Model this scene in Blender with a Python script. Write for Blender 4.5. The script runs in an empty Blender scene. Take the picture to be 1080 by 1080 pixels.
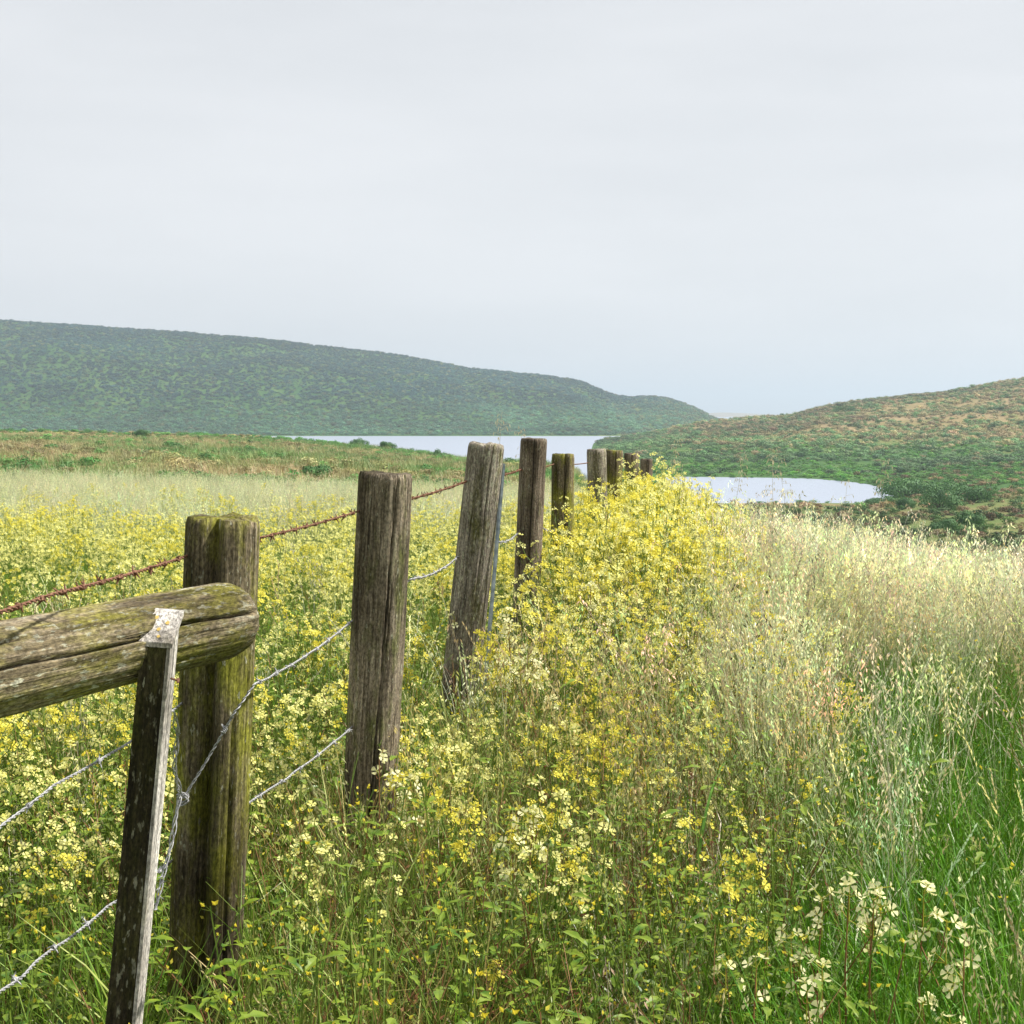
import bpy, math, random
import numpy as np
from mathutils import Vector, Matrix, Euler
random.seed(7); rng = np.random.default_rng(11)
SC = bpy.context.scene; COL = SC.collection
R = math.radians
F = 1484.0; HOR = 435.0; EYE = 1.6
PITCH = math.atan((540-HOR)/F)

# ------------------------------------------------------------------ basics
def ray(px, py):
    a = (px-540)/F; b = (540-py)/F
    c, s = math.cos(PITCH), math.sin(PITCH)
    v = Vector((a, c + b*s, -s + b*c))
    return v/v.y
def at(px, py, d):
    v = ray(px, py)*d
    return Vector((v.x, v.y, v.z+EYE))
def tag(o, label=None, cat=None, group=None, kind=None):
    if label: o['label'] = label
    if cat: o['category'] = cat
    if group: o['group'] = group
    if kind: o['kind'] = kind
    return o
def empty(name, loc, label, cat, group=None):
    o = bpy.data.objects.new(name, None); COL.objects.link(o)
    o.location = loc; o.empty_display_size = .1
    return tag(o, label, cat, group)

class MB:
    def __init__(s): s.v = []; s.f = []; s.m = []
    def face(s, pts, m=0):
        n = len(s.v); s.v.extend([tuple(p) for p in pts]); s.f.append(tuple(range(n, n+len(pts)))); s.m.append(m)
    def mesh(s, name, mats, smooth=False):
        me = bpy.data.meshes.new(name); me.from_pydata(s.v, [], s.f)
        for mt in mats: me.materials.append(mt)
        me.polygons.foreach_set('material_index', s.m)
        if smooth: me.polygons.foreach_set('use_smooth', [True]*len(s.f))
        me.update(); return me
    def build(s, name, mats, parent=None, smooth=False, link=True):
        if not isinstance(mats, (list, tuple)): mats = [mats]
        o = bpy.data.objects.new(name, s.mesh(name, mats, smooth))
        if link: COL.objects.link(o)
        if parent: o.parent = parent
        return o
    def tube(s, pts, rads, n=4, m=0, cap=True):
        pts = [Vector(p) for p in pts]; k = len(pts)
        if not isinstance(rads, (list, tuple)): rads = [rads]*k
        base = len(s.v)
        ref = Vector((0.13, 0.27, 1)).normalized()
        for i, p in enumerate(pts):
            t = (pts[min(i+1, k-1)]-pts[max(i-1, 0)]).normalized()
            if abs(t.dot(ref)) > .95: r2 = Vector((1, 0.1, 0))
            else: r2 = ref
            u = t.cross(r2).normalized(); w = t.cross(u)
            for j in range(n):
                a = 2*math.pi*j/n
                s.v.append(tuple(p+(u*math.cos(a)+w*math.sin(a))*rads[i]))
        for i in range(k-1):
            for j in range(n):
                a = base+i*n+j; b = base+i*n+(j+1) % n
                s.f.append((a, b, b+n, a+n)); s.m.append(m)
        if cap:
            s.f.append(tuple(base+j for j in range(n))); s.m.append(m)
            s.f.append(tuple(base+(k-1)*n+j for j in reversed(range(n)))); s.m.append(m)
    def ribbon(s, pts, wid, side, m=0):
        base = len(s.v); k = len(pts)
        for p, w in zip(pts, wid):
            s.v.append(tuple(p-side*w*.5)); s.v.append(tuple(p+side*w*.5))
        for i in range(k-1):
            a = base+2*i; s.f.append((a, a+1, a+3, a+2)); s.m.append(m)

PED = False
# numpy value noise
_perm = rng.random((256, 256))
def vnoise(x, y):
    x = np.asarray(x, float); y = np.asarray(y, float)
    xi = np.floor(x).astype(int); yi = np.floor(y).astype(int)
    fx = x-xi; fy = y-yi
    fx = fx*fx*(3-2*fx); fy = fy*fy*(3-2*fy)
    g = lambda a, b: _perm[a % 256, b % 256]
    return ((g(xi, yi)*(1-fx)+g(xi+1, yi)*fx)*(1-fy)+(g(xi, yi+1)*(1-fx)+g(xi+1, yi+1)*fx)*fy)*2-1
def fbm(x, y, o=4):
    r = 0; a = 1; t = 0
    for i in range(o):
        r = r+a*vnoise(x*2**i+17.3*i, y*2**i+5.1*i); t += a; a *= .5
    return r/t
def sstep(a, b, x):
    t = np.clip((np.asarray(x, float)-a)/(b-a), 0, 1); return t*t*(3-2*t)

# ------------------------------------------------------------------ materials
def newmat(name):
    m = bpy.data.materials.new(name); m.use_nodes = True
    nt = m.node_tree; nt.nodes.clear()
    return m, nt, nt.nodes, nt.links
def N(nt, t, **kw):
    n = nt.nodes.new(t)
    for k, v in kw.items():
        if k in n.inputs: n.inputs[k].default_value = v
        else: setattr(n, k, v)
    return n
def ramp(nt, stops):
    n = nt.nodes.new('ShaderNodeValToRGB'); e = n.color_ramp.elements
    while len(e) < len(stops): e.new(.5)
    for i, (p, c) in enumerate(stops):
        e[i].position = p; e[i].color = (*c, 1)
    return n
def leafmat(name, ca, cb, trans=.3, rough=.55, instancer=False, nscale=40, spec=.3, fade=None):
    """thin leaf: reflecting + transmitting light, colour varied by noise; instanced copies multiply by their own tint"""
    m, nt, ns, L = newmat(name)
    out = N(nt, 'ShaderNodeOutputMaterial')
    tc = N(nt, 'ShaderNodeTexCoord')
    nz = N(nt, 'ShaderNodeTexNoise', Scale=nscale, Detail=2.0)
    L.new(tc.outputs['Object'], nz.inputs['Vector'])
    rp = ramp(nt, [(.3, ca), (.7, cb)]); L.new(nz.outputs['Fac'], rp.inputs['Fac'])
    col = rp.outputs['Color']
    if instancer:
        at_ = N(nt, 'ShaderNodeAttribute', attribute_type='INSTANCER', attribute_name='tint')
        mx = N(nt, 'ShaderNodeMix', data_type='RGBA', blend_type='MULTIPLY'); mx.inputs[0].default_value = 1
        L.new(col, mx.inputs[6]); L.new(at_.outputs['Color'], mx.inputs[7]); col = mx.outputs[2]
    p = N(nt, 'ShaderNodeBsdfPrincipled'); p.inputs['Roughness'].default_value = rough
    p.inputs['Specular IOR Level'].default_value = spec
    L.new(col, p.inputs['Base Color'])
    tr = N(nt, 'ShaderNodeBsdfTranslucent'); L.new(col, tr.inputs['Color'])
    mix = N(nt, 'ShaderNodeMixShader'); mix.inputs[0].default_value = trans
    L.new(p.outputs[0], mix.inputs[1]); L.new(tr.outputs[0], mix.inputs[2])
    L.new(mix.outputs[0], out.inputs['Surface'])
    return m

def woodmat(name, dark, mid, light, moss, mossamt=.5, grain=60, seed=0.0, lichen=.12):
    m, nt, ns, L = newmat(name)
    out = N(nt, 'ShaderNodeOutputMaterial'); p = N(nt, 'ShaderNodeBsdfPrincipled')
    p.inputs['Roughness'].default_value = .9; p.inputs['Specular IOR Level'].default_value = .15
    L.new(p.outputs[0], out.inputs['Surface'])
    tc = N(nt, 'ShaderNodeTexCoord')
    mp = N(nt, 'ShaderNodeMapping'); mp.inputs['Scale'].default_value = (1, 1, .045); mp.inputs['Location'].default_value = (seed, seed*.7, seed*1.3)
    L.new(tc.outputs['Object'], mp.inputs['Vector'])
    g = N(nt, 'ShaderNodeTexNoise', Scale=grain*2.2, Detail=5.0, Roughness=.7); L.new(mp.outputs[0], g.inputs['Vector'])
    rp = ramp(nt, [(.33, dark), (.47, mid), (.68, light)]); L.new(g.outputs['Fac'], rp.inputs['Fac'])
    mp2 = N(nt, 'ShaderNodeMapping'); mp2.inputs['Scale'].default_value = (1, 1, .35); mp2.inputs['Location'].default_value = (seed*2, seed, seed)
    L.new(tc.outputs['Object'], mp2.inputs['Vector'])
    b = N(nt, 'ShaderNodeTexNoise', Scale=14.0, Detail=5.0, Roughness=.65); L.new(mp2.outputs[0], b.inputs['Vector'])
    br = ramp(nt, [(.62-.3*mossamt, (0, 0, 0)), (.78-.3*mossamt, (1, 1, 1))]); L.new(b.outputs['Fac'], br.inputs['Fac'])
    mx = N(nt, 'ShaderNodeMix', data_type='RGBA'); L.new(br.outputs['Color'], mx.inputs[0]); 
    mm = N(nt, 'ShaderNodeMix', data_type='RGBA', blend_type='MULTIPLY'); mm.inputs[0].default_value = .6
    gr2 = ramp(nt, [(.3, (.25, .25, .25)), (.65, (1.5, 1.5, 1.5))]); L.new(g.outputs['Fac'], gr2.inputs['Fac'])
    mm.inputs[6].default_value = (*moss, 1); L.new(gr2.outputs['Color'], mm.inputs[7])
    L.new(rp.outputs['Color'], mx.inputs[6]); L.new(mm.outputs[2], mx.inputs[7])
    # lichen flecks
    l = N(nt, 'ShaderNodeTexNoise', Scale=95.0, Detail=3.0, Roughness=.6); L.new(mp2.outputs[0], l.inputs['Vector'])
    lr = ramp(nt, [(.68-lichen*.4, (0, 0, 0)), (.73-lichen*.4, (1, 1, 1))]); L.new(l.outputs['Fac'], lr.inputs['Fac'])
    mx2 = N(nt, 'ShaderNodeMix', data_type='RGBA'); mx2.inputs[7].default_value = (.34, .34, .26, 1)
    L.new(lr.outputs['Color'], mx2.inputs[0]); L.new(mx.outputs[2], mx2.inputs[6])
    # dark weather stains
    st = N(nt, 'ShaderNodeTexNoise', Scale=6.0, Detail=4.0, Roughness=.6); L.new(mp2.outputs[0], st.inputs['Vector'])
    sr = ramp(nt, [(.38, (.35, .33, .3)), (.6, (1.12, 1.1, 1.08))]); L.new(st.outputs['Fac'], sr.inputs['Fac'])
    mx3 = N(nt, 'ShaderNodeMix', data_type='RGBA', blend_type='MULTIPLY'); mx3.inputs[0].default_value = 1
    L.new(mx2.outputs[2], mx3.inputs[6]); L.new(sr.outputs['Color'], mx3.inputs[7])
    L.new(mx3.outputs[2], p.inputs['Base Color'])
    q_ = N(nt, 'ShaderNodeTexNoise', Scale=170.0, Detail=3.0, Roughness=.7); mp3 = N(nt, 'ShaderNodeMapping'); mp3.inputs['Scale'].default_value = (1, 1, .5)
    L.new(tc.outputs['Object'], mp3.inputs['Vector']); L.new(mp3.outputs[0], q_.inputs['Vector'])
    qr = ramp(nt, [(.36, (.45, .43, .4)), (.5, (1, 1, 1)), (.66, (1.75, 1.7, 1.6))]); L.new(q_.outputs['Fac'], qr.inputs['Fac'])
    mx4 = N(nt, 'ShaderNodeMix', data_type='RGBA', blend_type='MULTIPLY'); mx4.inputs[0].default_value = .85
    L.new(mx3.outputs[2], mx4.inputs[6]); L.new(qr.outputs['Color'], mx4.inputs[7]); L.new(mx4.outputs[2], p.inputs['Base Color'])
    bm = N(nt, 'ShaderNodeBump', Strength=.9, Distance=.006); L.new(g.outputs['Fac'], bm.inputs['Height'])
    bm2 = N(nt, 'ShaderNodeBump', Strength=.5, Distance=.004); L.new(l.outputs['Fac'], bm2.inputs['Height']); L.new(bm.outputs[0], bm2.inputs['Normal'])
    L.new(bm2.outputs[0], p.inputs['Normal'])
    return m
def metalmat(name, ca, cb, rough=.6, metallic=.5, scale=80, flake=.003):
    m, nt, ns, L = newmat(name)
    out = N(nt, 'ShaderNodeOutputMaterial'); p = N(nt, 'ShaderNodeBsdfPrincipled')
    tc = N(nt, 'ShaderNodeTexCoord'); g = N(nt, 'ShaderNodeTexNoise', Scale=scale, Detail=4.0)
    L.new(tc.outputs['Object'], g.inputs['Vector'])
    rp = ramp(nt, [(.35, ca), (.65, cb)]); L.new(g.outputs['Fac'], rp.inputs['Fac'])
    L.new(rp.outputs['Color'], p.inputs['Base Color']); p.inputs['Roughness'].default_value = rough; p.inputs['Metallic'].default_value = metallic
    bm = N(nt, 'ShaderNodeBump', Strength=.6, Distance=flake); L.new(g.outputs['Fac'], bm.inputs['Height']); L.new(bm.outputs[0], p.inputs['Normal'])
    L.new(p.outputs[0], out.inputs['Surface']); return m

M = {}
M['post_a'] = woodmat('weathered_mossy_wood', (.035, .028, .018), (.14, .115, .07), (.26, .22, .16), (.19, .19, .03), .66, seed=1.3)
M['post_b'] = woodmat('weathered_grey_wood', (.04, .033, .024), (.17, .14, .10), (.36, .31, .24), (.12, .13, .045), .4, seed=4.1)
M['post_c'] = woodmat('lichened_grey_wood', (.05, .042, .035), (.21, .185, .15), (.42, .38, .33), (.15, .15, .05), .38, seed=7.7, lichen=.3)
M['post_d'] = woodmat('brown_weathered_wood', (.05, .04, .03), (.18, .145, .11), (.32, .27, .22), (.14, .14, .06), .2, seed=9.2, lichen=.18)
M['log'] = woodmat('mossy_log_wood', (.05, .04, .026), (.2, .165, .1), (.36, .31, .23), (.22, .21, .045), .6, grain=40, seed=2.2, lichen=.25)
M['stake'] = woodmat('dark_stake_wood', (.02, .016, .011), (.06, .05, .028), (.13, .11, .07), (.07, .07, .02), .5, seed=3.3, lichen=.22)
M['pale'] = woodmat('sunlit_pale_sawn_wood', (.34, .32, .3), (.62, .59, .55), (.8, .77, .74), (.55, .52, .4), .1, seed=5.3, lichen=0)  # paler sawn faces, with the sunlight on them put into the colour
M['rust'] = metalmat('rusted_wire', (.10, .04, .02), (.30, .15, .09), .9, .1, 180)
M['galv'] = metalmat('dull_galvanised_wire', (.22, .22, .23), (.50, .49, .49), .6, .3, 120)
M['picket'] = metalmat('blue_grey_galvanised_steel', (.2, .24, .27), (.42, .47, .5), .5, .4, 30)
IN = True
M['blade'] = leafmat('grass_blade', (.72, .72, .72), (1.2, 1.2, 1.2), .12, .5, IN)
M['head'] = leafmat('grass_seed_head', (1.0, .95, .85), (1.45, 1.42, 1.35), .2, .7, IN)
M['gstem'] = leafmat('flower_stem_tinted', (.08, .17, .015), (.2, .26, .04), .1, .5)
M['gleaf'] = leafmat('weed_leaf', (.04, .12, .008), (.26, .33, .03), .2, .35)
M['yel'] = leafmat('yellow_petal', (.80, .68, .06), (.88, .80, .14), .4, .7)
M['pale_yel'] = leafmat('pale_yellow_petal', (.86, .81, .20), (.93, .90, .42), .4, .7)
M['cream'] = leafmat('cream_petal', (.90, .85, .40), (.96, .93, .58), .4, .7)
M['eye'] = leafmat('flower_centre', (.25, .3, .04), (.5, .45, .05), .1, .7)
M['redstem'] = leafmat('reddish_dry_stem', (.18, .08, .035), (.3, .15, .06), .1, .7)
M['bush'] = leafmat('scrub_leaf', (.7, .7, .7), (1.25, 1.25, 1.25), .15, .7, IN, nscale=3)
M['shrub'] = leafmat('shrub_leaf', (.04, .12, .03), (.11, .24, .06), .15, .6, nscale=.7)
M['twig'] = leafmat('bare_twig', (.06, .045, .03), (.12, .09, .06), 0, .9)
M['bigblade'] = leafmat('broad_grass_blade', (.06, .19, .015), (.15, .31, .04), .25, .45, nscale=30, spec=.35)

# ------------------------------------------------------------------ terrain
RIDGE = [(-400, 330), (0, 337), (56, 340), (130, 346), (200, 350), (270, 356), (330, 363), (400, 371), (430, 375), (500, 389), (560, 395),
         (605, 399), (625, 407), (645, 419), (662, 420), (690, 417.5), (715, 422.5), (735, 432), (757, 444), (775, 452), (800, 456), (2000, 456)]
RHILL = [(-400, 470), (640, 464), (680, 460), (705, 454), (740, 447), (780, 443), (830, 440), (855, 433), (880, 427), (910, 423), (960, 418), (1000, 413), (1030, 408), (1080, 400), (1250, 386), (2000, 380)]
FARH = [(-400, 437), (730, 437), (760, 434), (790, 436), (840, 438), (870, 437), (2000, 437)]
ip = lambda tb, x: float(np.interp(x, [a for a, b in tb], [b for a, b in tb]))
def zpx(py, d): return ray(540, py).z*d
def far_part(px, d0):
    """far lagoon shore, the long ridge behind it, the coast behind that"""
    s = ip(RIDGE, px)
    o = [(d0, -13.5), (690, -13.2), (722, -11.9), (840, min(0, 1)*0 + zpx(min(457, 449 - (456-s)*.04), 840)), (1000, zpx(s+(452-s)*.33, 1000)), (1130, zpx(s+(452-s)*.06, 1130)), (1220, zpx(s, 1220)),
         (1600, zpx(s, 1220)*.6-8), (2300, -15), (3800, -15), (4600, zpx(ip(FARH, px), 4600)), (5600, -13), (9000, -13)]
    return o
def column(px):
    if px < 622:
        cr = ip([(-700, 452), (0, 454), (100, 457), (200, 458), (300, 463), (400, 473), (490, 485), (560, 492), (640, 497)], px)
        cd = ip([(-700, 250), (100, 245), (300, 225), (400, 200), (560, 150), (640, 140)], px)
        t = min(max(px/560, 0), 1)
        near = [(0, -1.6), (5, -1.62), (9, -1.66), (14, -1.74), (20, -1.9), (35, -2.35-.25*t), (60, -2.75-.6*t)]
        mid = [(cd*.62, zpx(cr+12, cd*.62)), (cd*.85, zpx(cr+3.5, cd*.85)), (cd, zpx(cr, cd)), (cd*1.12, zpx(cr, cd)-1.5), (cd*1.6, -12.9)]
        return near+mid+far_part(px, cd*1.9)
    t = min(max((px-640)/160, 0), 1); u = min(max((px-800)/200, 0), 1)
    near = [(0, -1.6), (5, -1.62), (8, -1.64-.08*u), (11, -1.68-.02*t-.22*u), (14, -1.74-.12*t-.4*u), (20, -1.95-.65*t-.8*u), (40, -3.3-1.8*t-1.0*u), (100, -7.6-1.2*t-.6*u)]
    p0 = 188
    p1 = ip([(700, 262), (850, 255), (900, 240), (930, 222), (946, 196), (2000, 190)], px)
    if 690 < px < 946:
        mid = [(165, -11.4), (p0, -12.0), (p0+5, -12.7), (p1-5, -12.7), (p1, -12.0), (p1+8, -11.75)]
    elif px <= 690:
        mid = [(110, -8.6), (150, -10.4), (200, -11.0), (290, -11.4)]
        p1 = 290
    else:
        v = min(max((px-946)/150, 0), 1)
        mid = [(150, -10.9+1.2*v), (190, -11.5+1.6*v), (230, -11.6+2.2*v)]; p1 = 235
    s = ip(RHILL, px)
    b = max(s, 408)
    mid += [(305, -11.6+ip([(946, 0), (1030, 2.5)], px)), (370, zpx(s+(483-s)*.62, 370)), (460, zpx(s+(483-s)*.25, 460)), (545, zpx(s+(483-s)*.04, 545)), (580, zpx(s, 580)), (640, zpx(s, 580)-7), (670, -13)]
    fp = far_part(px, 685)
    if px > 780: fp = [(680, -13.5)] + [p for p in fp if p[0] > 2000]
    return near+mid+fp[0:]
PXG = np.arange(-700, 1801, 10.0)
LD = np.linspace(math.log(1.0), math.log(9000), 900)
H = np.zeros((len(PXG), len(LD)))
for i, px in enumerate(PXG):
    c = column(px); ds = [math.log(max(a, 1e-3)+1e-9) if a > 0 else -2 for a, b in c]
    H[i] = np.interp(LD, ds, [b for a, b in c])
k = np.array([1, 2, 3, 2, 1.]); k /= k.sum()
for _ in range(1): H = np.apply_along_axis(lambda r: np.convolve(np.pad(r, 2, 'edge'), k, 'valid'), 1, H)
H = np.apply_along_axis(lambda r: np.convolve(np.pad(r, 2, 'edge'), k, 'valid'), 0, H)
TMAX = R(40)
def polar(x, y):
    a = np.arctan2(x, y); r = np.hypot(x, y); ac = np.clip(a, -TMAX, TMAX)
    return np.clip(540+F*np.tan(ac), -699, 1799), r*np.cos(ac)
def gh(x, y):
    """world height of the ground"""
    x = np.asarray(x, float); y = np.asarray(y, float)
    px, d = polar(x, y); d = np.maximum(d, 1.0)
    u = (px-PXG[0])/10; v = (np.log(d)-LD[0])/(LD[1]-LD[0])
    v = np.clip(v, 0, len(LD)-1.001); u = np.clip(u, 0, len(PXG)-1.001)
    i = u.astype(int); j = v.astype(int); fu = u-i; fv = v-j
    z = (H[i, j]*(1-fu)+H[i+1, j]*fu)*(1-fv)+(H[i, j+1]*(1-fu)+H[i+1, j+1]*fu)*fv
    w = np.clip((z+11.9)/3, 0, 1)
    z = z+.03*fbm(x*1.3, y*1.3)*sstep(60, 20, d)
    z = z+w*sstep(25, 80, d)*sstep(700, 500, d)*(.45*fbm(x/18, y/18)+.18*fbm(x/4, y/4))
    z = z+w*sstep(280, 350, d)*sstep(1400, 1200, d)*(1.6*fbm(x/70, y/70, 5))*sstep(1230, 1100, d)
    g = np.abs(vnoise(x/55+.3*vnoise(x/90, y/90), y/400))
    z = z-w*sstep(740, 840, d)*sstep(1230, 1120, d)*(4.0*(1-sstep(0, .35, g)))
    return z+EYE
gz = lambda x, y: float(gh(np.array([x]), np.array([y]))[0])

ang = np.concatenate([np.linspace(-180, -50, 27)[:-1], np.linspace(-50, -28, 23)[:-1], np.linspace(-28, 28, 421)[:-1], np.linspace(28, 50, 23)[:-1], np.linspace(50, 180, 27)[:-1]])
ang = np.radians(ang); na = len(ang)
rad = np.exp(np.linspace(math.log(.6), math.log(9000), 520)); nr = len(rad)
A, RR = np.meshgrid(ang, rad)
X = RR*np.sin(A); Y = RR*np.cos(A); Z = gh(X, Y)
verts = np.stack([X, Y, Z], -1).reshape(-1, 3)
verts = np.vstack([verts, [[0, 0, gz(0, .6)]]])
idx = np.arange(nr*na).reshape(nr, na); nx = np.roll(idx, -1, axis=1)
quads = np.stack([idx[:-1], nx[:-1], nx[1:], idx[1:]], -1).reshape(-1, 4)[:, ::-1]
cen = nr*na
tris = [(int(idx[0, j]), cen, int(nx[0, j]))[::-1] for j in range(na)]
me = bpy.data.meshes.new('ground'); me.from_pydata(verts.tolist(), [], quads.tolist()+tris)
me.polygons.foreach_set('use_smooth', [True]*len(me.polygons))
# how dry / lush the soil cover is, place by place (a property of the land)
px_, d_ = polar(verts[:, 0], verts[:, 1])
zr = verts[:, 2]-EYE
dry = .35*np.ones(len(verts))
dry = np.where((d_ > 60) & (d_ < 280) & (px_ < 640), .62, dry)
hh = sstep(-9.5, -4, zr)
dry = np.where((d_ > 280) & (d_ < 680) & (px_ > 600), .05+.7*hh-.35*sstep(450, 580, d_)*sstep(800, 900, px_), dry)
dry = np.where((d_ > 700) & (d_ < 1500), -.12+.42*sstep(560, 700, px_), dry)
dry = np.where((d_ > 185) & (d_ < 300) & (px_ > 680), -.25, dry)
dry = np.where(d_ > 2500, .8, dry)
dry = np.clip(dry+.25*fbm(verts[:, 0]/40, verts[:, 1]/40), 0, 1)
a_ = me.attributes.new('dry', 'FLOAT', 'POINT'); a_.data.foreach_set('value', dry.astype(np.float32))
m, nt, ns, L = newmat('meadow_soil')
out = N(nt, 'ShaderNodeOutputMaterial'); p = N(nt, 'ShaderNodeBsdfPrincipled'); p.inputs['Roughness'].default_value = .95; p.inputs['Specular IOR Level'].default_value = .1
tc = N(nt, 'ShaderNodeTexCoord'); n1 = N(nt, 'ShaderNodeTexNoise', Scale=.22, Detail=9.0, Roughness=.68); L.new(tc.outputs['Object'], n1.inputs['Vector'])
n2 = N(nt, 'ShaderNodeTexNoise', Scale=.03, Detail=6.0, Roughness=.6); L.new(tc.outputs['Object'], n2.inputs['Vector'])
av = N(nt, 'ShaderNodeAttribute', attribute_name='dry')
ad = N(nt, 'ShaderNodeMath', operation='ADD'); L.new(n1.outputs['Fac'], ad.inputs[0]); L.new(av.outputs['Fac'], ad.inputs[1])
ad2 = N(nt, 'ShaderNodeMath', operation='ADD'); L.new(ad.outputs[0], ad2.inputs[0]); L.new(n2.outputs['Fac'], ad2.inputs[1])
sb = N(nt, 'ShaderNodeMath', operation='MULTIPLY'); sb.inputs[1].default_value = .5; L.new(ad2.outputs[0], sb.inputs[0])
rp = ramp(nt, [(.42, (.03, .09, .025)), (.58, (.075, .14, .035)), (.72, (.16, .17, .06)), (.86, (.25, .19, .09)), (1.0, (.30, .23, .13))]); L.new(sb.outputs[0], rp.inputs['Fac'])
L.new(rp.outputs['Color'], p.inputs['Base Color'])
bm = N(nt, 'ShaderNodeBump', Strength=.6, Distance=.5); L.new(n1.outputs['Fac'], bm.inputs['Height']); L.new(bm.outputs[0], p.inputs['Normal'])
L.new(p.outputs[0], out.inputs['Surface'])
me.materials.append(m)
g = bpy.data.objects.new('ground', me); COL.objects.link(g); tag(g, 'rolling meadow and scrub covered hills around the lagoon', kind='structure')

# water: one level sheet
m, nt, ns, L = newmat('wind_ruffled_water')
out = N(nt, 'ShaderNodeOutputMaterial'); p = N(nt, 'ShaderNodeBsdfPrincipled')
p.inputs['Base Color'].default_value = (.30, .34, .42, 1); p.inputs['Roughness'].default_value = .28; p.inputs['IOR'].default_value = 1.33
tc = N(nt, 'ShaderNodeTexCoord'); n1 = N(nt, 'ShaderNodeTexNoise', Scale=.8, Detail=6.0); L.new(tc.outputs['Object'], n1.inputs['Vector'])
bm = N(nt, 'ShaderNodeBump', Strength=.5, Distance=.25); L.new(n1.outputs['Fac'], bm.inputs['Height']); L.new(bm.outputs[0], p.inputs['Normal'])
L.new(p.outputs[0], out.inputs['Surface'])
b = MB(); WZ = EYE-12.0
ks = 96; rs = [120, 300, 900, 3000, 8900]
for i in range(len(rs)-1):
    for j in range(ks):
        a0, a1 = 2*math.pi*j/ks, 2*math.pi*(j+1)/ks
        b.face([(rs[i]*math.cos(a0), rs[i]*math.sin(a0), WZ), (rs[i+1]*math.cos(a0), rs[i+1]*math.sin(a0), WZ), (rs[i+1]*math.cos(a1), rs[i+1]*math.sin(a1), WZ), (rs[i]*math.cos(a1), rs[i]*math.sin(a1), WZ)])
w = b.build('water', m); tag(w, 'pale still lagoon water lying between the hills', kind='structure')

# ------------------------------------------------------------------ vegetation pieces
def rnd(a, b): return random.uniform(a, b)
def rdir():
    a = rnd(0, 2*math.pi); return Vector((math.cos(a), math.sin(a), 0))
def blade(b, base, h, w, out, bend, m=0, seg=4, curl=0):
    side = Vector((-out.y, out.x, 0))
    if side.length < .1: side = Vector((1, 0, 0))
    side = (side+Vector((rnd(-.4, .4), rnd(-.4, .4), 0))).normalized()
    pts = []; ws = []; p = Vector(base); an = rnd(0, .2)
    for i in range(seg+1):
        t = i/seg; pts.append(p.copy()); ws.append(w*(1-t**1.8)*(.8+.2*math.sin(t*3))+w*.06)
        an += bend/seg*(1+curl*t)
        p = p+(out*math.sin(an)+Vector((0, 0, math.cos(an))))*(h/seg)
    b.ribbon(pts, ws, side, m)
    return pts
def grass_tuft(n, h, w, spread, bend):
    b = MB()
    for i in range(n):
        o = rdir(); base = rdir()*rnd(0, spread)
        blade(b, base, h*rnd(.5, 1.1), w*rnd(.6, 1.3), o, rnd(.1, bend), 0, 4, rnd(0, 1.5))
    return b
def spikelet(b, p, d, l, w, m):
    d = d.normalized(); s = d.cross(rdir()+Vector((0, 0, .3))).normalized(); s2 = d.cross(s)
    for q in (s, s2):
        b.face([p, p+d*l*.4+q*w, p+d*l, p+d*l*.4-q*w], m)
def oat(n, h, dense=1.0, droop=.5):
    b = MB()
    for i in range(n):
        o = rdir(); base = rdir()*rnd(0, .07); hh = h*rnd(.75, 1.1); lean = rnd(.02, .3)
        pts = [base+(o*(lean*hh*t*t)+Vector((0, 0, hh*t))) for t in (0, .35, .7, 1)]
        b.tube(pts, [.0014, .0012, .0009, .0005], 3, 0, False)
        for j in range(int(10*dense)):
            t = rnd(.68, 1.0); k_ = (t-.68)/.32
            q = pts[2].lerp(pts[3], (t-.7)/.3) if t > .7 else pts[2]
            s = rdir(); l2 = rnd(.01, .045)*(1-.6*k_)
            e = q+s*l2+Vector((0, 0, rnd(0, .02)))
            b.face([q, q+Vector((0, 0, .0008)), e], 0)
            spikelet(b, e, s*.3+Vector((0, 0, -rnd(.4, 1)*droop*2+.2)), rnd(.020, .034), rnd(.0026, .0046), 1)
        if random.random() < .6:
            blade(b, base, hh*.5, .004, rdir(), rnd(.5, 1.6), 0, 4)
    return b
def brome(n, h):
    """grass with upright narrow seed heads"""
    b = MB()
    for i in range(n):
        o = rdir(); base = rdir()*rnd(0, .09); hh = h*rnd(.6, 1.1); lean = rnd(.05, .45)
        pts = [base+(o*(lean*hh*t*t)+Vector((0, 0, hh*t))) for t in (0, .4, .75, 1)]
        b.tube(pts, [.0012, .001, .0009, .0005], 3, 0, False)
        d = (pts[3]-pts[2]).normalized()
        for j in range(9):
            q = pts[2].lerp(pts[3], .3+.7*j/8); spikelet(b, q, d+rdir()*.35, rnd(.018, .034), rnd(.0022, .0040), 1)
        if random.random() < .7: blade(b, base, hh*.55, .0045, rdir(), rnd(.4, 1.5), 0, 4)
    return b
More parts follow.
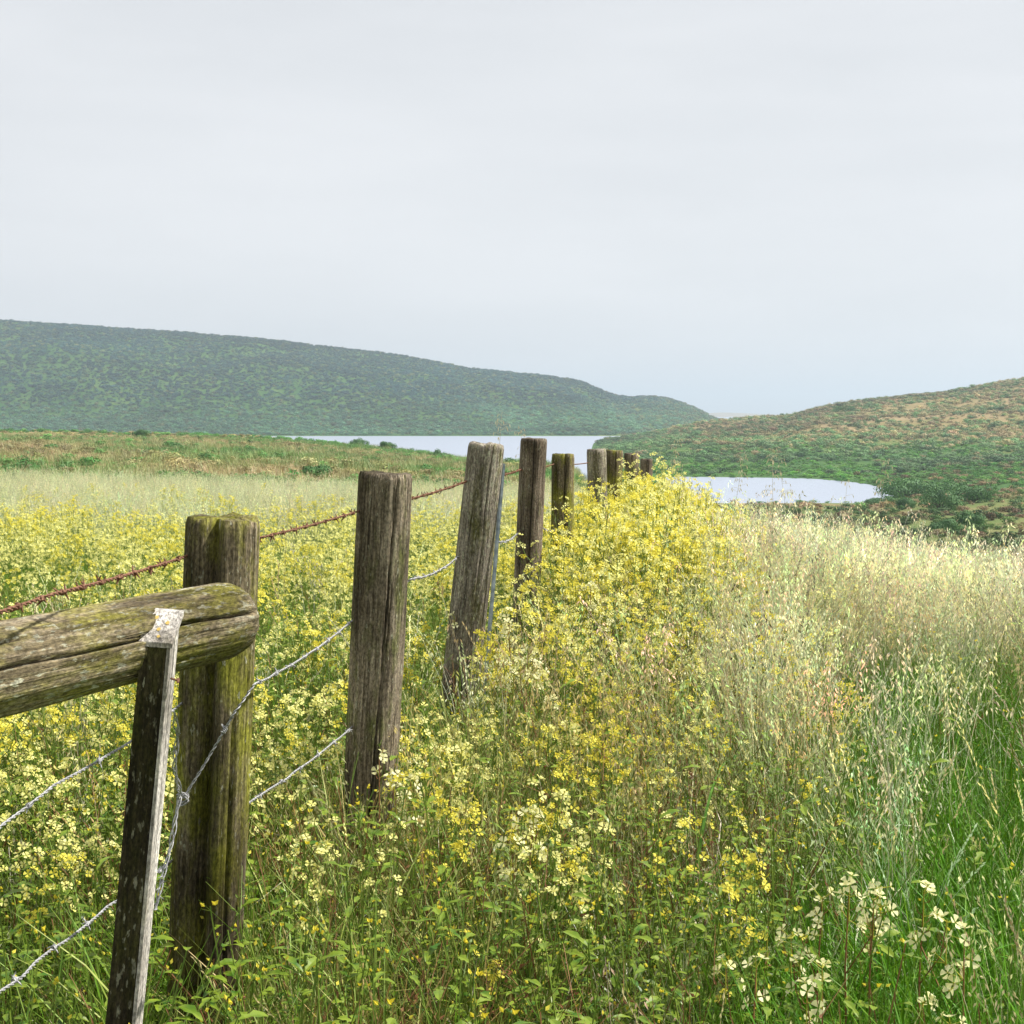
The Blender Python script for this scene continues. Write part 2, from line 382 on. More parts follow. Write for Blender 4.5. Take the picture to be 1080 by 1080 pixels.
def flower(b, c, n, s, mp=0, me_=1):
    n = n.normalized(); u = n.cross(Vector((.3, .5, .8))).normalized(); v = n.cross(u)
    a0 = rnd(0, 1.57)
    for k_ in range(4):
        a = a0+k_*math.pi/2+rnd(-.12, .12); d = u*math.cos(a)+v*math.sin(a); t = n.cross(d)
        up = rnd(.0, .35); q = lambda r, w_, z: c+d*r*s+t*w_*s+n*z*s
        b.face([q(.05, 0, 0), q(.28, .14, .06+up*.1), q(.5, .27, .12+up*.3), q(.58, .12, .1+up*.42), q(.58, -.12, .1+up*.42), q(.5, -.27, .12+up*.3), q(.28, -.14, .06+up*.1)], mp)
    for k_ in range(2):
        d = u if k_ else v
        b.face([c-d*s*.07+n*s*.0, c+d*s*.07, c+d*s*.05+n*s*.16, c-d*s*.05+n*s*.16], me_)
def cluster(b, c, up, s, nf, rad_, mp, me_):
    if PED: b.tube([c+Vector((0, 0, -3.6*s)), c+Vector((0, 0, .2*s))], [.0014, .001], 4, me_)
    for i in range(nf):
        if i > 2:
            o = rdir(); z = -rnd(.3, 4.2)*s
            fc_ = c+o*rad_*rnd(.5, 1.25)+Vector((0, 0, z))
            if PED: b.tube([c+Vector((0, 0, max(z*1.3, -3.4*s))), fc_], [.0011, .0008], 4, me_)
            flower(b, fc_, o+Vector((0, 0, rnd(.1, .9))), s*rnd(.85, 1.2), mp, me_); continue
        o = rdir(); e = rnd(0, 1.25); n = (Vector((0, 0, 1))*math.sin(e)+o*math.cos(e)+Vector((0, 0, .25)))
        fc_ = c+o*math.cos(e)*rad_*rnd(.5, 1)+Vector((0, 0, math.sin(e)*rad_*rnd(.2, .9)))
        if PED: b.tube([c, fc_], [.0011, .0008], 4, me_)
        flower(b, fc_, n, s*rnd(.8, 1.15), mp, me_)
def leafshape(b, p, d, l, w, m):
    d = d.normalized(); s = d.cross(Vector((0, 0, 1))); s = s.normalized() if s.length > .01 else Vector((1, 0, 0)); dn = Vector((0, 0, -1))
    k_ = [(0, .06), (.2, .5), (.38, .38), (.55, .95), (.72, .7), (.88, .55), (1, .02)]
    n0 = len(b.v)
    for t, ww in k_:
        q = p+d*l*t+dn*l*.35*t*t
        b.v += [tuple(q-s*w*ww*.5+Vector((0, 0, w*.12*ww))), tuple(q), tuple(q+s*w*ww*.5+Vector((0, 0, w*.12*ww)))]
    for i in range(len(k_)-1):
        a = n0+3*i; b.f += [(a, a+1, a+4, a+3), (a+1, a+2, a+5, a+4)]; b.m += [m, m]
def flower_plant(h, nb, fs, nf, petal, leafy=6, wide=.5):
    """returns stem MB, leaf MB, list of flower-cluster MBs (material slots: 0 stem / 0 leaf / 0 petal, 1 eye)"""
    st = MB(); lf = MB(); cl = []
    o = rdir(); top = Vector((0, 0, h))+o*rnd(.0, .12)*h
    P = lambda t: Vector((0, 0, 0)).lerp(top, t)+o*math.sin(t*3)*.03*h
    st.tube([P(0), P(.33), P(.66), P(1)], [.0035, .003, .0022, .0012], 4, 0, False)
    tips = [(P(1), Vector((0, 0, 1)))]
    for i in range(nb):
        t = rnd(.3, .85); s = rdir(); l = h*rnd(.2, .5)*(1.15-t)+.07; s0 = P(t)
        e = s0+s*l*wide+Vector((0, 0, l*rnd(.8, 1.1)))
        md = s0.lerp(e, .5)+s*l*.12
        st.tube([s0, md, e], [.002, .0015, .0009], 3, 0, False); tips.append((e, s))
        if random.random() < (.2 if PED else .6):
            e2 = md+rdir()*l*.3+Vector((0, 0, l*.45)); st.tube([md, e2], [.0012, .0008], 3, 0, False); tips.append((e2, s))
    for (e, s) in tips:
        b = MB(); cluster(b, e, s, fs, max(2, int(nf*rnd(.6, 1.25))), fs*rnd(1.0, 1.7), 0, 1); cl.append(b)
        for k_ in range(4):   # pods below the cluster
            q = e-Vector((0, 0, rnd(.02, .09))); d = rdir()
            st.tube([q, q+d*.012+Vector((0, 0, .006)), q+d*.02+Vector((0, 0, .026))], [.0006, .0012, .0005], 3, 0, False)
    for i in range(leafy):
        t = rnd(.03, .6); leafshape(lf, P(t), rdir()+Vector((0, 0, rnd(.0, .8))), rnd(.05, .13)*(1.2-t), rnd(.018, .045), 0)
    return st, lf, cl
def merge(parts):
    b = MB()
    for q, mo in parts:
        n = len(b.v); b.v += q.v; b.f += [tuple(i+n for i in f) for f in q.f]; b.m += [mo+i for i in q.m]
    return b
def weedlet():
    b = MB()
    for i in range(7):
        leafshape(b, rdir()*rnd(0, .03), rdir()+Vector((0, 0, rnd(.3, 1.6))), rnd(.04, .10), rnd(.010, .024), 0)
    for i in range(3):
        o = rdir(); hh = rnd(.12, .34); pts = [o*.01, o*.04+Vector((0, 0, hh*.5)), o*rnd(.05, .1)+Vector((0, 0, hh))]
        b.tube(pts, [.0016, .0012, .0008], 3, 1, False)
        for k_ in range(6):
            t = rnd(.3, 1); leafshape(b, pts[0].lerp(pts[2], t), rdir()+Vector((0, 0, .5)), rnd(.015, .04), rnd(.006, .014), 0)
        for k_ in range(random.choice((0, 0, 1, 3))): spikelet(b, pts[2]+rdir()*.006, Vector((0, 0, 1))+rdir(), .007, .0022, 2)
    return b
def deadstems(n, h):
    b = MB()
    for i in range(n):
        o = rdir(); base = rdir()*rnd(0, .1); hh = h*rnd(.5, 1.1); e = base+o*hh*rnd(.1, .8)+Vector((0, 0, hh)); md = base.lerp(e, .5)+rdir()*.03*hh
        b.tube([base, md, e], [.0016, .0012, .0006], 3, 0, False)
        for k_ in range(3):
            q = md.lerp(e, rnd(0, 1)); b.tube([q, q+rdir()*hh*.12+Vector((0, 0, hh*.12))], [.0009, .0005], 3, 0, False)
            spikelet(b, q+rdir()*.01, rdir()+Vector((0, 0, .6)), rnd(.01, .02), .003, 0)
    return b
def scrub(n, lump=.4, leaf=.13):
    """unit bush: small leaf sprays all through a lumpy mound"""
    b = MB(); lob = [(rdir()*rnd(.1, .45)+Vector((0, 0, rnd(.15, .55))), rnd(.28, .5)) for i in range(6)]
    for i in range(n):
        c, r = random.choice(lob); v = Vector((random.gauss(0, 1), random.gauss(0, 1), random.gauss(0, 1)+.3)).normalized()
        q = c+v*r*rnd(.55, 1.05)
        if q.z < 0: q.z = abs(q.z)*.5
        u = v.cross(rdir()+Vector((0, 0, .2))).normalized(); w = (v.cross(u)*rnd(.5, 1)+v*rnd(-.6, .6)).normalized(); s = leaf*rnd(.6, 1.3)
        b.face([q-u*s*.5, q+w*s*.4-u*s*.1, q+u*s*.6+v*s*.2, q-w*s*.45], 0)
    for i in range(5):
        e = rdir()*rnd(.2, .5)+Vector((0, 0, rnd(.3, .7))); b.tube([(0, 0, -.05), e*.5, e], [.03, .02, .008], 3, 1, False)
    return b

# ------------------------------------------------------------------ scattering (uncountable ground cover only)
def scatter(name, label, cat, protos, P, rot, scl, ind, tint):
    pc = bpy.data.collections.new(name+'_kinds')
    for i, (b, mats) in enumerate(protos):
        o = b.build('%s_kind_%02d' % (name, i), mats, link=False); pc.objects.link(o)
    me = bpy.data.meshes.new(name); me.vertices.add(len(P)); me.vertices.foreach_set('co', np.asarray(P, np.float32).ravel())
    def attr(n, t, prop, d): a = me.attributes.new(n, t, 'POINT'); a.data.foreach_set(prop, d)
    attr('rot', 'FLOAT_VECTOR', 'vector', np.asarray(rot, np.float32).ravel())
    attr('scl', 'FLOAT_VECTOR', 'vector', np.asarray(scl, np.float32).ravel())
    attr('kind', 'INT', 'value', np.asarray(ind, np.int32))
    attr('tint', 'FLOAT_VECTOR', 'vector', np.asarray(tint, np.float32).ravel())
    o = bpy.data.objects.new(name, me); COL.objects.link(o)
    ng = bpy.data.node_groups.new(name, 'GeometryNodeTree')
    ng.interface.new_socket('Geometry', in_out='INPUT', socket_type='NodeSocketGeometry')
    ng.interface.new_socket('Geometry', in_out='OUTPUT', socket_type='NodeSocketGeometry')
    n = ng.nodes; gi = n.new('NodeGroupInput'); go = n.new('NodeGroupOutput')
    ci = n.new('GeometryNodeCollectionInfo'); ci.inputs['Collection'].default_value = pc; ci.inputs['Separate Children'].default_value = True; ci.inputs['Reset Children'].default_value = True
    ip_ = n.new('GeometryNodeInstanceOnPoints'); ip_.inputs['Pick Instance'].default_value = True
    def na_(t, nm): q = n.new('GeometryNodeInputNamedAttribute'); q.data_type = t; q.inputs['Name'].default_value = nm; return q.outputs['Attribute']
    l = ng.links
    l.new(gi.outputs[0], ip_.inputs['Points']); l.new(ci.outputs[0], ip_.inputs['Instance'])
    l.new(na_('INT', 'kind'), ip_.inputs['Instance Index']); l.new(na_('FLOAT_VECTOR', 'rot'), ip_.inputs['Rotation']); l.new(na_('FLOAT_VECTOR', 'scl'), ip_.inputs['Scale'])
    l.new(ip_.outputs[0], go.inputs[0])
    md = o.modifiers.new('scatter', 'NODES'); md.node_group = ng
    return tag(o, label, cat, kind='stuff')

def xf(d): return -.65+.156*(d-3.1)          # the fence line
def wedge(n, d0, d1, p0=-130, p1=1210, power=2.0):
    """n random ground points with depth d0..d1 seen between columns p0..p1 (even per area for power 2)"""
    w0 = p1-p0; p0 = p0-300 if p0 <= -120 else p0; p1 = p1+250 if p1 >= 1200 else p1; n = int(n*(p1-p0)/w0)   # go on well past the picture's edges
    u = rng.random(n); d = (d0**power+(d1**power-d0**power)*u)**(1/power)
    px = p0+(p1-p0)*rng.random(n); x = (px-540)/F*d
    x = x+(rng.random(n)-.5)*.6*(d < 8)
    return x, d
def put(x, y, keep):
    x = x[keep]; y = y[keep]; return x, y, np.stack([x, y, gh(x, y)-.01], -1)
def rots(n, tilt=.15): return np.stack([rng.normal(0, tilt, n), rng.normal(0, tilt, n), rng.random(n)*6.283], -1)
def mixcol(c0, c1, t, jit=.18):
    t = np.clip(t, 0, 1)[:, None]; c = np.array(c0)*(1-t)+np.array(c1)*t
    return c*(1+rng.normal(0, jit, (len(t), 1)))*(1+rng.normal(0, jit*.3, (len(t), 3)))
GREEN = (.13, .26, .008); LUSH = (.05, .23, .008); STRAW = (.66, .55, .26); PALE = (.80, .76, .55); RED = (.42, .20, .07); OLIVE = (.22, .24, .03); SAGE = (.36, .44, .22)

def masks(x, y):
    f = x-xf(y)                                        # metres right of the fence
    edge = x-(.45+.27*(y-3))+.25*fbm(x*.9+3, y*.9)
    lush = sstep(-.15, .3, edge)*sstep(8.6, 6.8, y+.5*fbm(x, y))          # green swathe lower right
    oats = sstep(.2, 1.0, x-xf(y)*.6-.25+.3*fbm(x*.7, y*.7+9))*(1-lush)*sstep(3.6, 8.0, y)
    return f, lush, oats

# 1 green and mixed grass blades
x, y = wedge(17000, 1.7, 9); a = wedge(10000, 9, 20); c = wedge(11000, 20, 46, -130, 700)
x = np.concatenate([x, a[0], c[0]]); y = np.concatenate([y, a[1], c[1]])
f_, lush, oats = masks(x, y)
n_ = fbm(x*1.1, y*1.1)
keep = rng.random(len(x)) < np.clip(1.0-.15*oats-.05*(f_ < 0)*(y < 18), .1, 1)
x, y, P = put(x, y, keep); f_, lush, oats = masks(x, y); n_ = fbm(x*1.1, y*1.1)
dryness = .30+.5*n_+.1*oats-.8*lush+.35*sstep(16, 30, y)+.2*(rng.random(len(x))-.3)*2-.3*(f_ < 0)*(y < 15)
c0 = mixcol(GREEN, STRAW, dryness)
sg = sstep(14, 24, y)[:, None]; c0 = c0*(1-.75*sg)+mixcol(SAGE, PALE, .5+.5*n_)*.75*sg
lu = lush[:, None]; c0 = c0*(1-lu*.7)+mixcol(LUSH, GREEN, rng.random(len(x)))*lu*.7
redd = .75*sstep(.24, .5, fbm(x*1.7+40, y*1.7)+.15*sstep(0, .6, f_))*(1-lush)*sstep(9, 6, y)
c0 = c0*(1-redd[:, None])+mixcol(RED, STRAW, rng.random(len(x))*.6)*redd[:, None]
sc_ = (.62+.42*rng.random(len(x)))*(1+.15*lush); sz = np.stack([sc_, sc_, sc_*(.85+.3*rng.random(len(x)))], -1)
sz *= (1+.25*sstep(18, 40, y))[:, None]*((1-.28*sstep(5.5, 3.8, y)*(1-lush)*sstep(.35, .8, np.abs(f_-.15)))*(1+.22*np.exp(-((f_-.15)/.35)**2)*(y < 6)*(y > 2.5)))[:, None]
protos = [(grass_tuft(16, .5, .0055, .07, 1.2), [M['blade']]), (grass_tuft(18, .44, .0055, .09, 2.1), [M['blade']]), (grass_tuft(12, .6, .006, .06, .9), [M['blade']]), (grass_tuft(20, .34, .0055, .1, 2.6), [M['blade']])]
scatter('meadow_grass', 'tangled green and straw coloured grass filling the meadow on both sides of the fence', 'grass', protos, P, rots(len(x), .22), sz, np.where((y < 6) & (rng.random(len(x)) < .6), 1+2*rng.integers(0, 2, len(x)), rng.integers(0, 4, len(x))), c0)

# 2 dry oats and seed-head grass
x, y = wedge(5200, 2.9, 9); a = wedge(8000, 8, 19, 640, 1210); c = wedge(11000, 17, 46, -130, 720)
s_ = wedge(1500, 2.6, 8)
x = np.concatenate([x, a[0], c[0], s_[0]]); y = np.concatenate([y, a[1], c[1], s_[1]])
f_, lush, oats = masks(x, y)
pr = np.where(y > 17, .75, oats*.8+.08*(f_ > 0)+.06*(1-lush)*sstep(3.2, 4.5, y))
pr = pr*np.where((f_ < 0.1) & (y < 15), .25, 1)
pr = pr*(1-.75*np.exp(-((x-xf(y)-.9)/.7)**2)*sstep(7, 9, y)*sstep(17, 14, y))
keep = rng.random(len(x)) < pr
x, y, P = put(x, y, keep); f_, lush, oats = masks(x, y); n_ = fbm(x*.8, y*.8)
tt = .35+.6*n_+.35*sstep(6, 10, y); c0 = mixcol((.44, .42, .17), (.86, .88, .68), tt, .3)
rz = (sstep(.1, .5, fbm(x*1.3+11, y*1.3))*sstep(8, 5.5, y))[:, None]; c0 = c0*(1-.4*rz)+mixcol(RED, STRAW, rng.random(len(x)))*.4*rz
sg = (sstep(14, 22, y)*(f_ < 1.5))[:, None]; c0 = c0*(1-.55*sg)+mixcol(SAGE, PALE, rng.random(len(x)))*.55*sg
hs = (.62+.28*rng.random(len(x)))*(1-.22*sstep(4.8, 3.2, y)) + .14*oats*sstep(6, 9, y)*sstep(3.2, 1.0, x-1.0)
hs = np.where((y > 17) & (f_ < 0), .62+.25*rng.random(len(x)), hs)
protos = [(oat(7, 1.0), [M['blade'], M['head']]), (oat(5, 1.05, 1.3), [M['blade'], M['head']]), (brome(9, .9), [M['blade'], M['head']]), (brome(11, .8), [M['blade'], M['head']]), (oat(8, .9, .8), [M['blade'], M['head']])]
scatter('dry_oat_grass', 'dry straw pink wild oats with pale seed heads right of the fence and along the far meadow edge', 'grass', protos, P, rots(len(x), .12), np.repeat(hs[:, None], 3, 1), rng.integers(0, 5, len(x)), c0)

x, y = wedge(2600, 2.1, 7.5); f_, lush, oats = masks(x, y); keep = rng.random(len(x)) < .55+.3*sstep(-.3, .8, f_)
x, y, P = put(x, y, keep); sz = np.repeat((.7+.35*rng.random(len(x)))[:, None], 3, 1)*(1-.25*sstep(4.5, 3, y))[:, None]
scatter('bleached_grass', 'bleached curling grass strands tangled through the green foreground', 'grass', [(grass_tuft(5, .55, .006, .08, 2.6), [M['blade']]), (grass_tuft(4, .6, .007, .06, 1.8), [M['blade']])], P, rots(len(x), .3), sz, rng.integers(0, 2, len(x)), mixcol((.5, .5, .25), (.9, .87, .66), rng.random(len(x)), .15))
# 3 low weeds and dead stems
x, y = wedge(5600, 1.7, 8.5)
f_, lush, oats = masks(x, y); keep = rng.random(len(x)) < (1-.85*lush)*(1-.5*oats)
x, y, P = put(x, y, keep)
protos = [(weedlet(), [M['gleaf'], M['redstem' if i == 3 else 'gstem'], M['yel']]) for i in range(4)]
s3 = .9+1.1*rng.random(len(x))
scatter('low_weeds', 'low leafy green weeds with tiny yellow buds between the grasses in the foreground', 'weeds', protos, P, rots(len(x), .2), np.repeat(s3[:, None], 3, 1), rng.integers(0, 4, len(x)), np.ones((len(x), 3)))
x, y = wedge(2600, 2.0, 10); f_, lush, oats = masks(x, y)
keep = rng.random(len(x)) < np.where(f_ > 0, .75, .35)*(1-.8*lush)
x, y, P = put(x, y, keep)
protos = [(deadstems(6, .6), [M['redstem']]), (deadstems(5, .5), [M['redstem']]), (deadstems(4, .65), [M['gstem']])]
s3 = .6+.5*rng.random(len(x))
scatter('dead_weed_stems', 'thin reddish dead weed stems standing among the grass', 'dry stems', protos, P, rots(len(x), .25), np.repeat(s3[:, None], 3, 1), rng.integers(0, 3, len(x)), np.ones((len(x), 3)))

# 4 mustard in flower
def plantproto(*a, petal='yel', **k_):
    st, lf, cl = flower_plant(*a, petal, **k_)
    return merge([(st, 0), (lf, 1)]+[(c_, 2) for c_ in cl]), [M['gstem'], M['gleaf'], M[petal], M['eye']]
xa, ya = wedge(5200, 3.2, 19, -140, 560); f_ = xa-xf(ya)
nn = fbm(xa*.5, ya*.5)
ka = (f_ < -.12) & (rng.random(len(xa)) < np.clip(.62+1.3*nn, .14, 1)*sstep(20, 13, ya)*.58)
xb, yb = wedge(1200, 17, 36, -140, 560)
kb = rng.random(len(xb)) < .5*sstep(36, 20, yb)
xc, yc = wedge(5200, 3.0, 22, 440, 960); fc = xc-xf(yc)
kc = rng.random(len(xc)) < ((.42+1.4*fbm(xc*.9+5, yc*.9))*np.exp(-((fc-.45)/.85)**2)*sstep(5.5, 8.5, yc)+.5*np.exp(-((fc-.5)/.8)**2)*sstep(3.2, 4.4, yc)+.12*sstep(6, 9, yc)*sstep(3, 1.5, fc)*(yc < 15))
kc |= (rng.random(len(xc)) < .5*np.exp(-((fc-.35)/.6)**2)*sstep(2.7, 3.3, yc)*sstep(5.2, 4.2, yc))
kc &= fc > np.where(yc > 8.8, -.9, .1)
xd, yd = wedge(1500, 13.5, 17.5, 880, 1200); kd = rng.random(len(xd)) < .6
for lab, nm, xs, ys, ks_, pet, hmin, hmax in (
    ('pale yellow mustard in dense bloom across the field left of the fence', 'flowering_mustard_field', np.concatenate([xa[ka], xb[kb]]), np.concatenate([ya[ka], yb[kb]]), None, 'pale_yel', .62, .92),
    ('bright yellow mustard crowding along the right side of the fence posts', 'flowering_mustard_bank', np.concatenate([xc[kc], xd[kd]]), np.concatenate([yc[kc], yd[kd]]), None, 'yel', .8, 1.1)):
    P = np.stack([xs, ys, gh(xs, ys)-.01], -1)
    protos = [plantproto(.85, 5, .023, 6, petal=pet, leafy=7), plantproto(.8, 6, .021, 5, petal=pet, leafy=8), plantproto(.75, 5, .024, 6, petal=pet, leafy=6), plantproto(.9, 5, .022, 6, petal='pale_yel' if pet == 'yel' else 'yel', leafy=7), plantproto(.8, 5, .023, 6, petal='pale_yel' if pet == 'yel' else 'pale_yel', leafy=7)]
    hsc = hmin+(hmax-hmin)*rng.random(len(xs))
    if nm.endswith('bank'):
        fs_ = xs-xf(ys); hsc = hsc*(.74+.52*sstep(5.5, 8.6, ys)*np.exp(-((fs_-.35)/.9)**2))*(1+.22*fbm(xs*1.4, ys*1.4))
    sc3 = np.stack([hsc*1.05, hsc*1.05, hsc], -1)
    scatter(nm, lab, 'wildflowers', protos, P, rots(len(xs), .1), sc3, rng.integers(0, 5, len(xs)), np.ones((len(xs), 3)))

# 5 scrub on the slopes (far-off masses)
bp = [(scrub(170), [M['bush'], M['twig']]), (scrub(140), [M['bush'], M['twig']]), (scrub(200), [M['bush'], M['twig']])]
def scrubfield(nm, lab, n, d0, d1, p0, p1, s0, s1, cols, zmin=-11.7, dens=None, flat=.7, noise=30, pmin=.08):
    x, y = wedge(n, d0, d1, p0, p1); n = len(x); z = gh(x, y)-EYE
    pp = np.clip(.5+1.1*fbm(x/noise, y/noise), pmin, 1)
    if dens is not None: pp = pp*dens(x, y, z)
    k_ = (z > zmin) & (rng.random(n) < pp); x = x[k_]; y = y[k_]; z = z[k_]
    t = rng.random(len(x)); P = np.stack([x, y, z+EYE-.05*s0], -1)
    s = s0+(s1-s0)*rng.random(len(x))**2; sc = np.stack([s, s*(.8+.4*rng.random(len(x))), s*flat*(.7+.6*rng.random(len(x)))], -1)
    tn = cols(x, y, z, t)*(1+.75*fbm(x/(noise*1.6)+7, y/(noise*1.6)))[:, None]
    scatter(nm, lab, 'scrub', bp, P, rots(len(x), .08), sc, rng.integers(0, 3, len(x)), tn)
scrubfield('ridge_scrub', 'dark green scrub, tinted haze blue, covering the long ridge behind the lagoon', 75000, 722, 1225, -160, 800, 1.6, 3.9,  # the blue of distant haze is put into these leaf colours
           lambda x, y, z, t: np.where((rng.random(len(x)) < .16+.4*sstep(.08, .14, x/y))[:, None], mixcol((.12, .19, .09), (.2, .22, .10), t), mixcol((.024, .078, .09), (.05, .14, .12), t)*(1+np.array([[2.2, 1.4, .4]])*sstep(14, -6, z)[:, None])), flat=.6, noise=60, pmin=.58)
scrubfield('hillside_scrub', 'olive and green scrub dotted over the near hillside right of the lagoon', 34000, 264, 590, 630, 1260, .8, 2.9,
           lambda x, y, z, t: np.where((rng.random(len(x)) < (.55*sstep(-10.5, -5, z)+.08))[:, None], mixcol((.25, .26, .11), (.42, .33, .18), t), mixcol((.09, .19, .07), (.19, .31, .12), t)), flat=.55, noise=25, pmin=.25, zmin=-11.9, dens=lambda x, y, z: np.where((y > 312) | (x > .27*y), 1, .05))
scrubfield('plateau_scrub', 'low green and ochre scrub on the flat ground between meadow and lagoon', 14000, 46, 262, -160, 600, .3, 1.25,
           lambda x, y, z, t: np.where((fbm(x/16, y/16)+.5*(rng.random(len(x))-.5) > .12)[:, None], mixcol((.26, .26, .09), (.40, .34, .16), t), mixcol((.06, .20, .04), (.15, .33, .08), t)), flat=.5, noise=9)
scrubfield('reed_margin', 'bright green reeds and sedge round the pond and on the flat behind it', 15000, 186, 345, 640, 1260, .5, 1.5,
           lambda x, y, z, t: mixcol((.05, .19, .03), (.16, .34, .05), t), flat=.5, noise=10, pmin=.3, zmin=-12.05)
scrubfield('shore_scrub', 'mixed low scrub on the slope down to the pond', 9000, 55, 262, 690, 1260, .5, 1.6,
           lambda x, y, z, t: np.where((rng.random(len(x)) < .4)[:, None], mixcol((.2, .13, .07), (.33, .26, .13), t), mixcol((.035, .10, .02), (.10, .18, .04), t)), flat=.55, noise=12)
# coarse tufts on the flat beyond the meadow
x, y = wedge(16000, 44, 190, -160, 640); P = np.stack([x, y, gh(x, y)-.02], -1); n_ = fbm(x/14, y/14)
scatter('plateau_grass', 'rough ochre and green grass on the flat ground beyond the meadow', 'grass', [(grass_tuft(14, .5, .02, .2, 1.2), [M['blade']]), (grass_tuft(18, .4, .018, .25, 1.8), [M['blade']])],
        P, rots(len(x)), np.repeat((.8+.9*rng.random(len(x)))[:, None], 3, 1), rng.integers(0, 2, len(x)), mixcol((.12, .28, .06), (.48, .38, .2), .42+1.3*n_))

# ------------------------------------------------------------------ single shrubs
def make_shrub(px, py, d, w, h, label, dark=0):
    base = at(px, py, d); base.z = gz(base.x, base.y)
    r_ = empty('shrub', base, label, 'shrub', None)
    b = MB(); t = MB()
    lob = []
    for i in range(9):
        o = rdir()*rnd(.05, .42)*w; lob.append((Vector((o.x, o.y*.8, h*rnd(.25, .66)*(1-.5*abs(o.x)/w))), w*rnd(.16, .26), h*rnd(.28, .4)))
    for i in range(2600):
        c, rw, rh = random.choice(lob); v = Vector((random.gauss(0, 1), random.gauss(0, 1), random.gauss(0, 1)+.2)).normalized()
        k_ = rnd(.6, 1.08); q = c+Vector((v.x*rw, v.y*rw, v.z*rh))*k_
        if q.z < .02: q.z = rnd(.02, .2)
        u = v.cross(rdir()+Vector((0, 0, .2))).normalized(); ww = (v.cross(u)+v*rnd(-.6, .6)).normalized(); s = rnd(.05, .11)*math.sqrt(w)
        b.face([q-u*s*.6, q+ww*s*.35, q+u*s*.6+v*s*.2, q-ww*s*.35], 0)
    for (c, rw, rh) in lob:
        t.tube([(0, 0, -.1), (c.x*.4, c.y*.4, c.z*.55), c], [.05*math.sqrt(w), .03*math.sqrt(w), .012], 5, 0)
    b.build('foliage', M['shrub'], r_); t.build('stem', M['twig'], r_)
for a in [(968, 532, 186, 12.5, 3.1, 'wide dark green shrub at the right end of the pond'),
          (992, 552, 150, 5.0, 2.6, 'rounded green shrub below the wide dark one by the pond'),
          (1024, 545, 158, 5.2, 2.8, 'dark green shrub near the right edge just above the rounded one'),
          (955, 549, 160, 3.2, 1.3, 'low olive shrub left of the rounded green one on the slope'),
          (1000, 573, 112, 3.2, 1.2, 'low dark green shrub just above the dry grass at right'),
          (1026, 573, 116, 2.8, 1.7, 'small dark shrub lowest against the right edge of the photo'),
          (930, 540, 178, 4.0, 1.2, 'low dark shrub at the waterline in front of the pond corner'),
          (890, 433, 480, 7.0, 3.0, 'dark shrub standing alone high on the right hillside'),
          (450, 510, 62, 1.05, .75, 'small round dark green shrub between the second and third fence posts'),
          (467, 508, 68, .9, .6, 'smaller bluish shrub beside the round dark one between two posts'),
          (330, 503, 72, 2.2, .75, 'broad low green shrub on the flat ground left of the second post'),
          (378, 469, 190, 2.6, 1.5, 'green shrub on the plateau edge against the lagoon water'),
          (408, 474, 185, 2.4, 1.3, 'dark green shrub on the plateau edge right of another one'),
          (462, 482, 160, 2.2, 1.3, 'shrub nearest the third post on the plateau edge by the water'),
          (150, 462, 200, 2.6, 1.3, 'small green shrub on the plateau skyline at far left')]:
    make_shrub(*a)

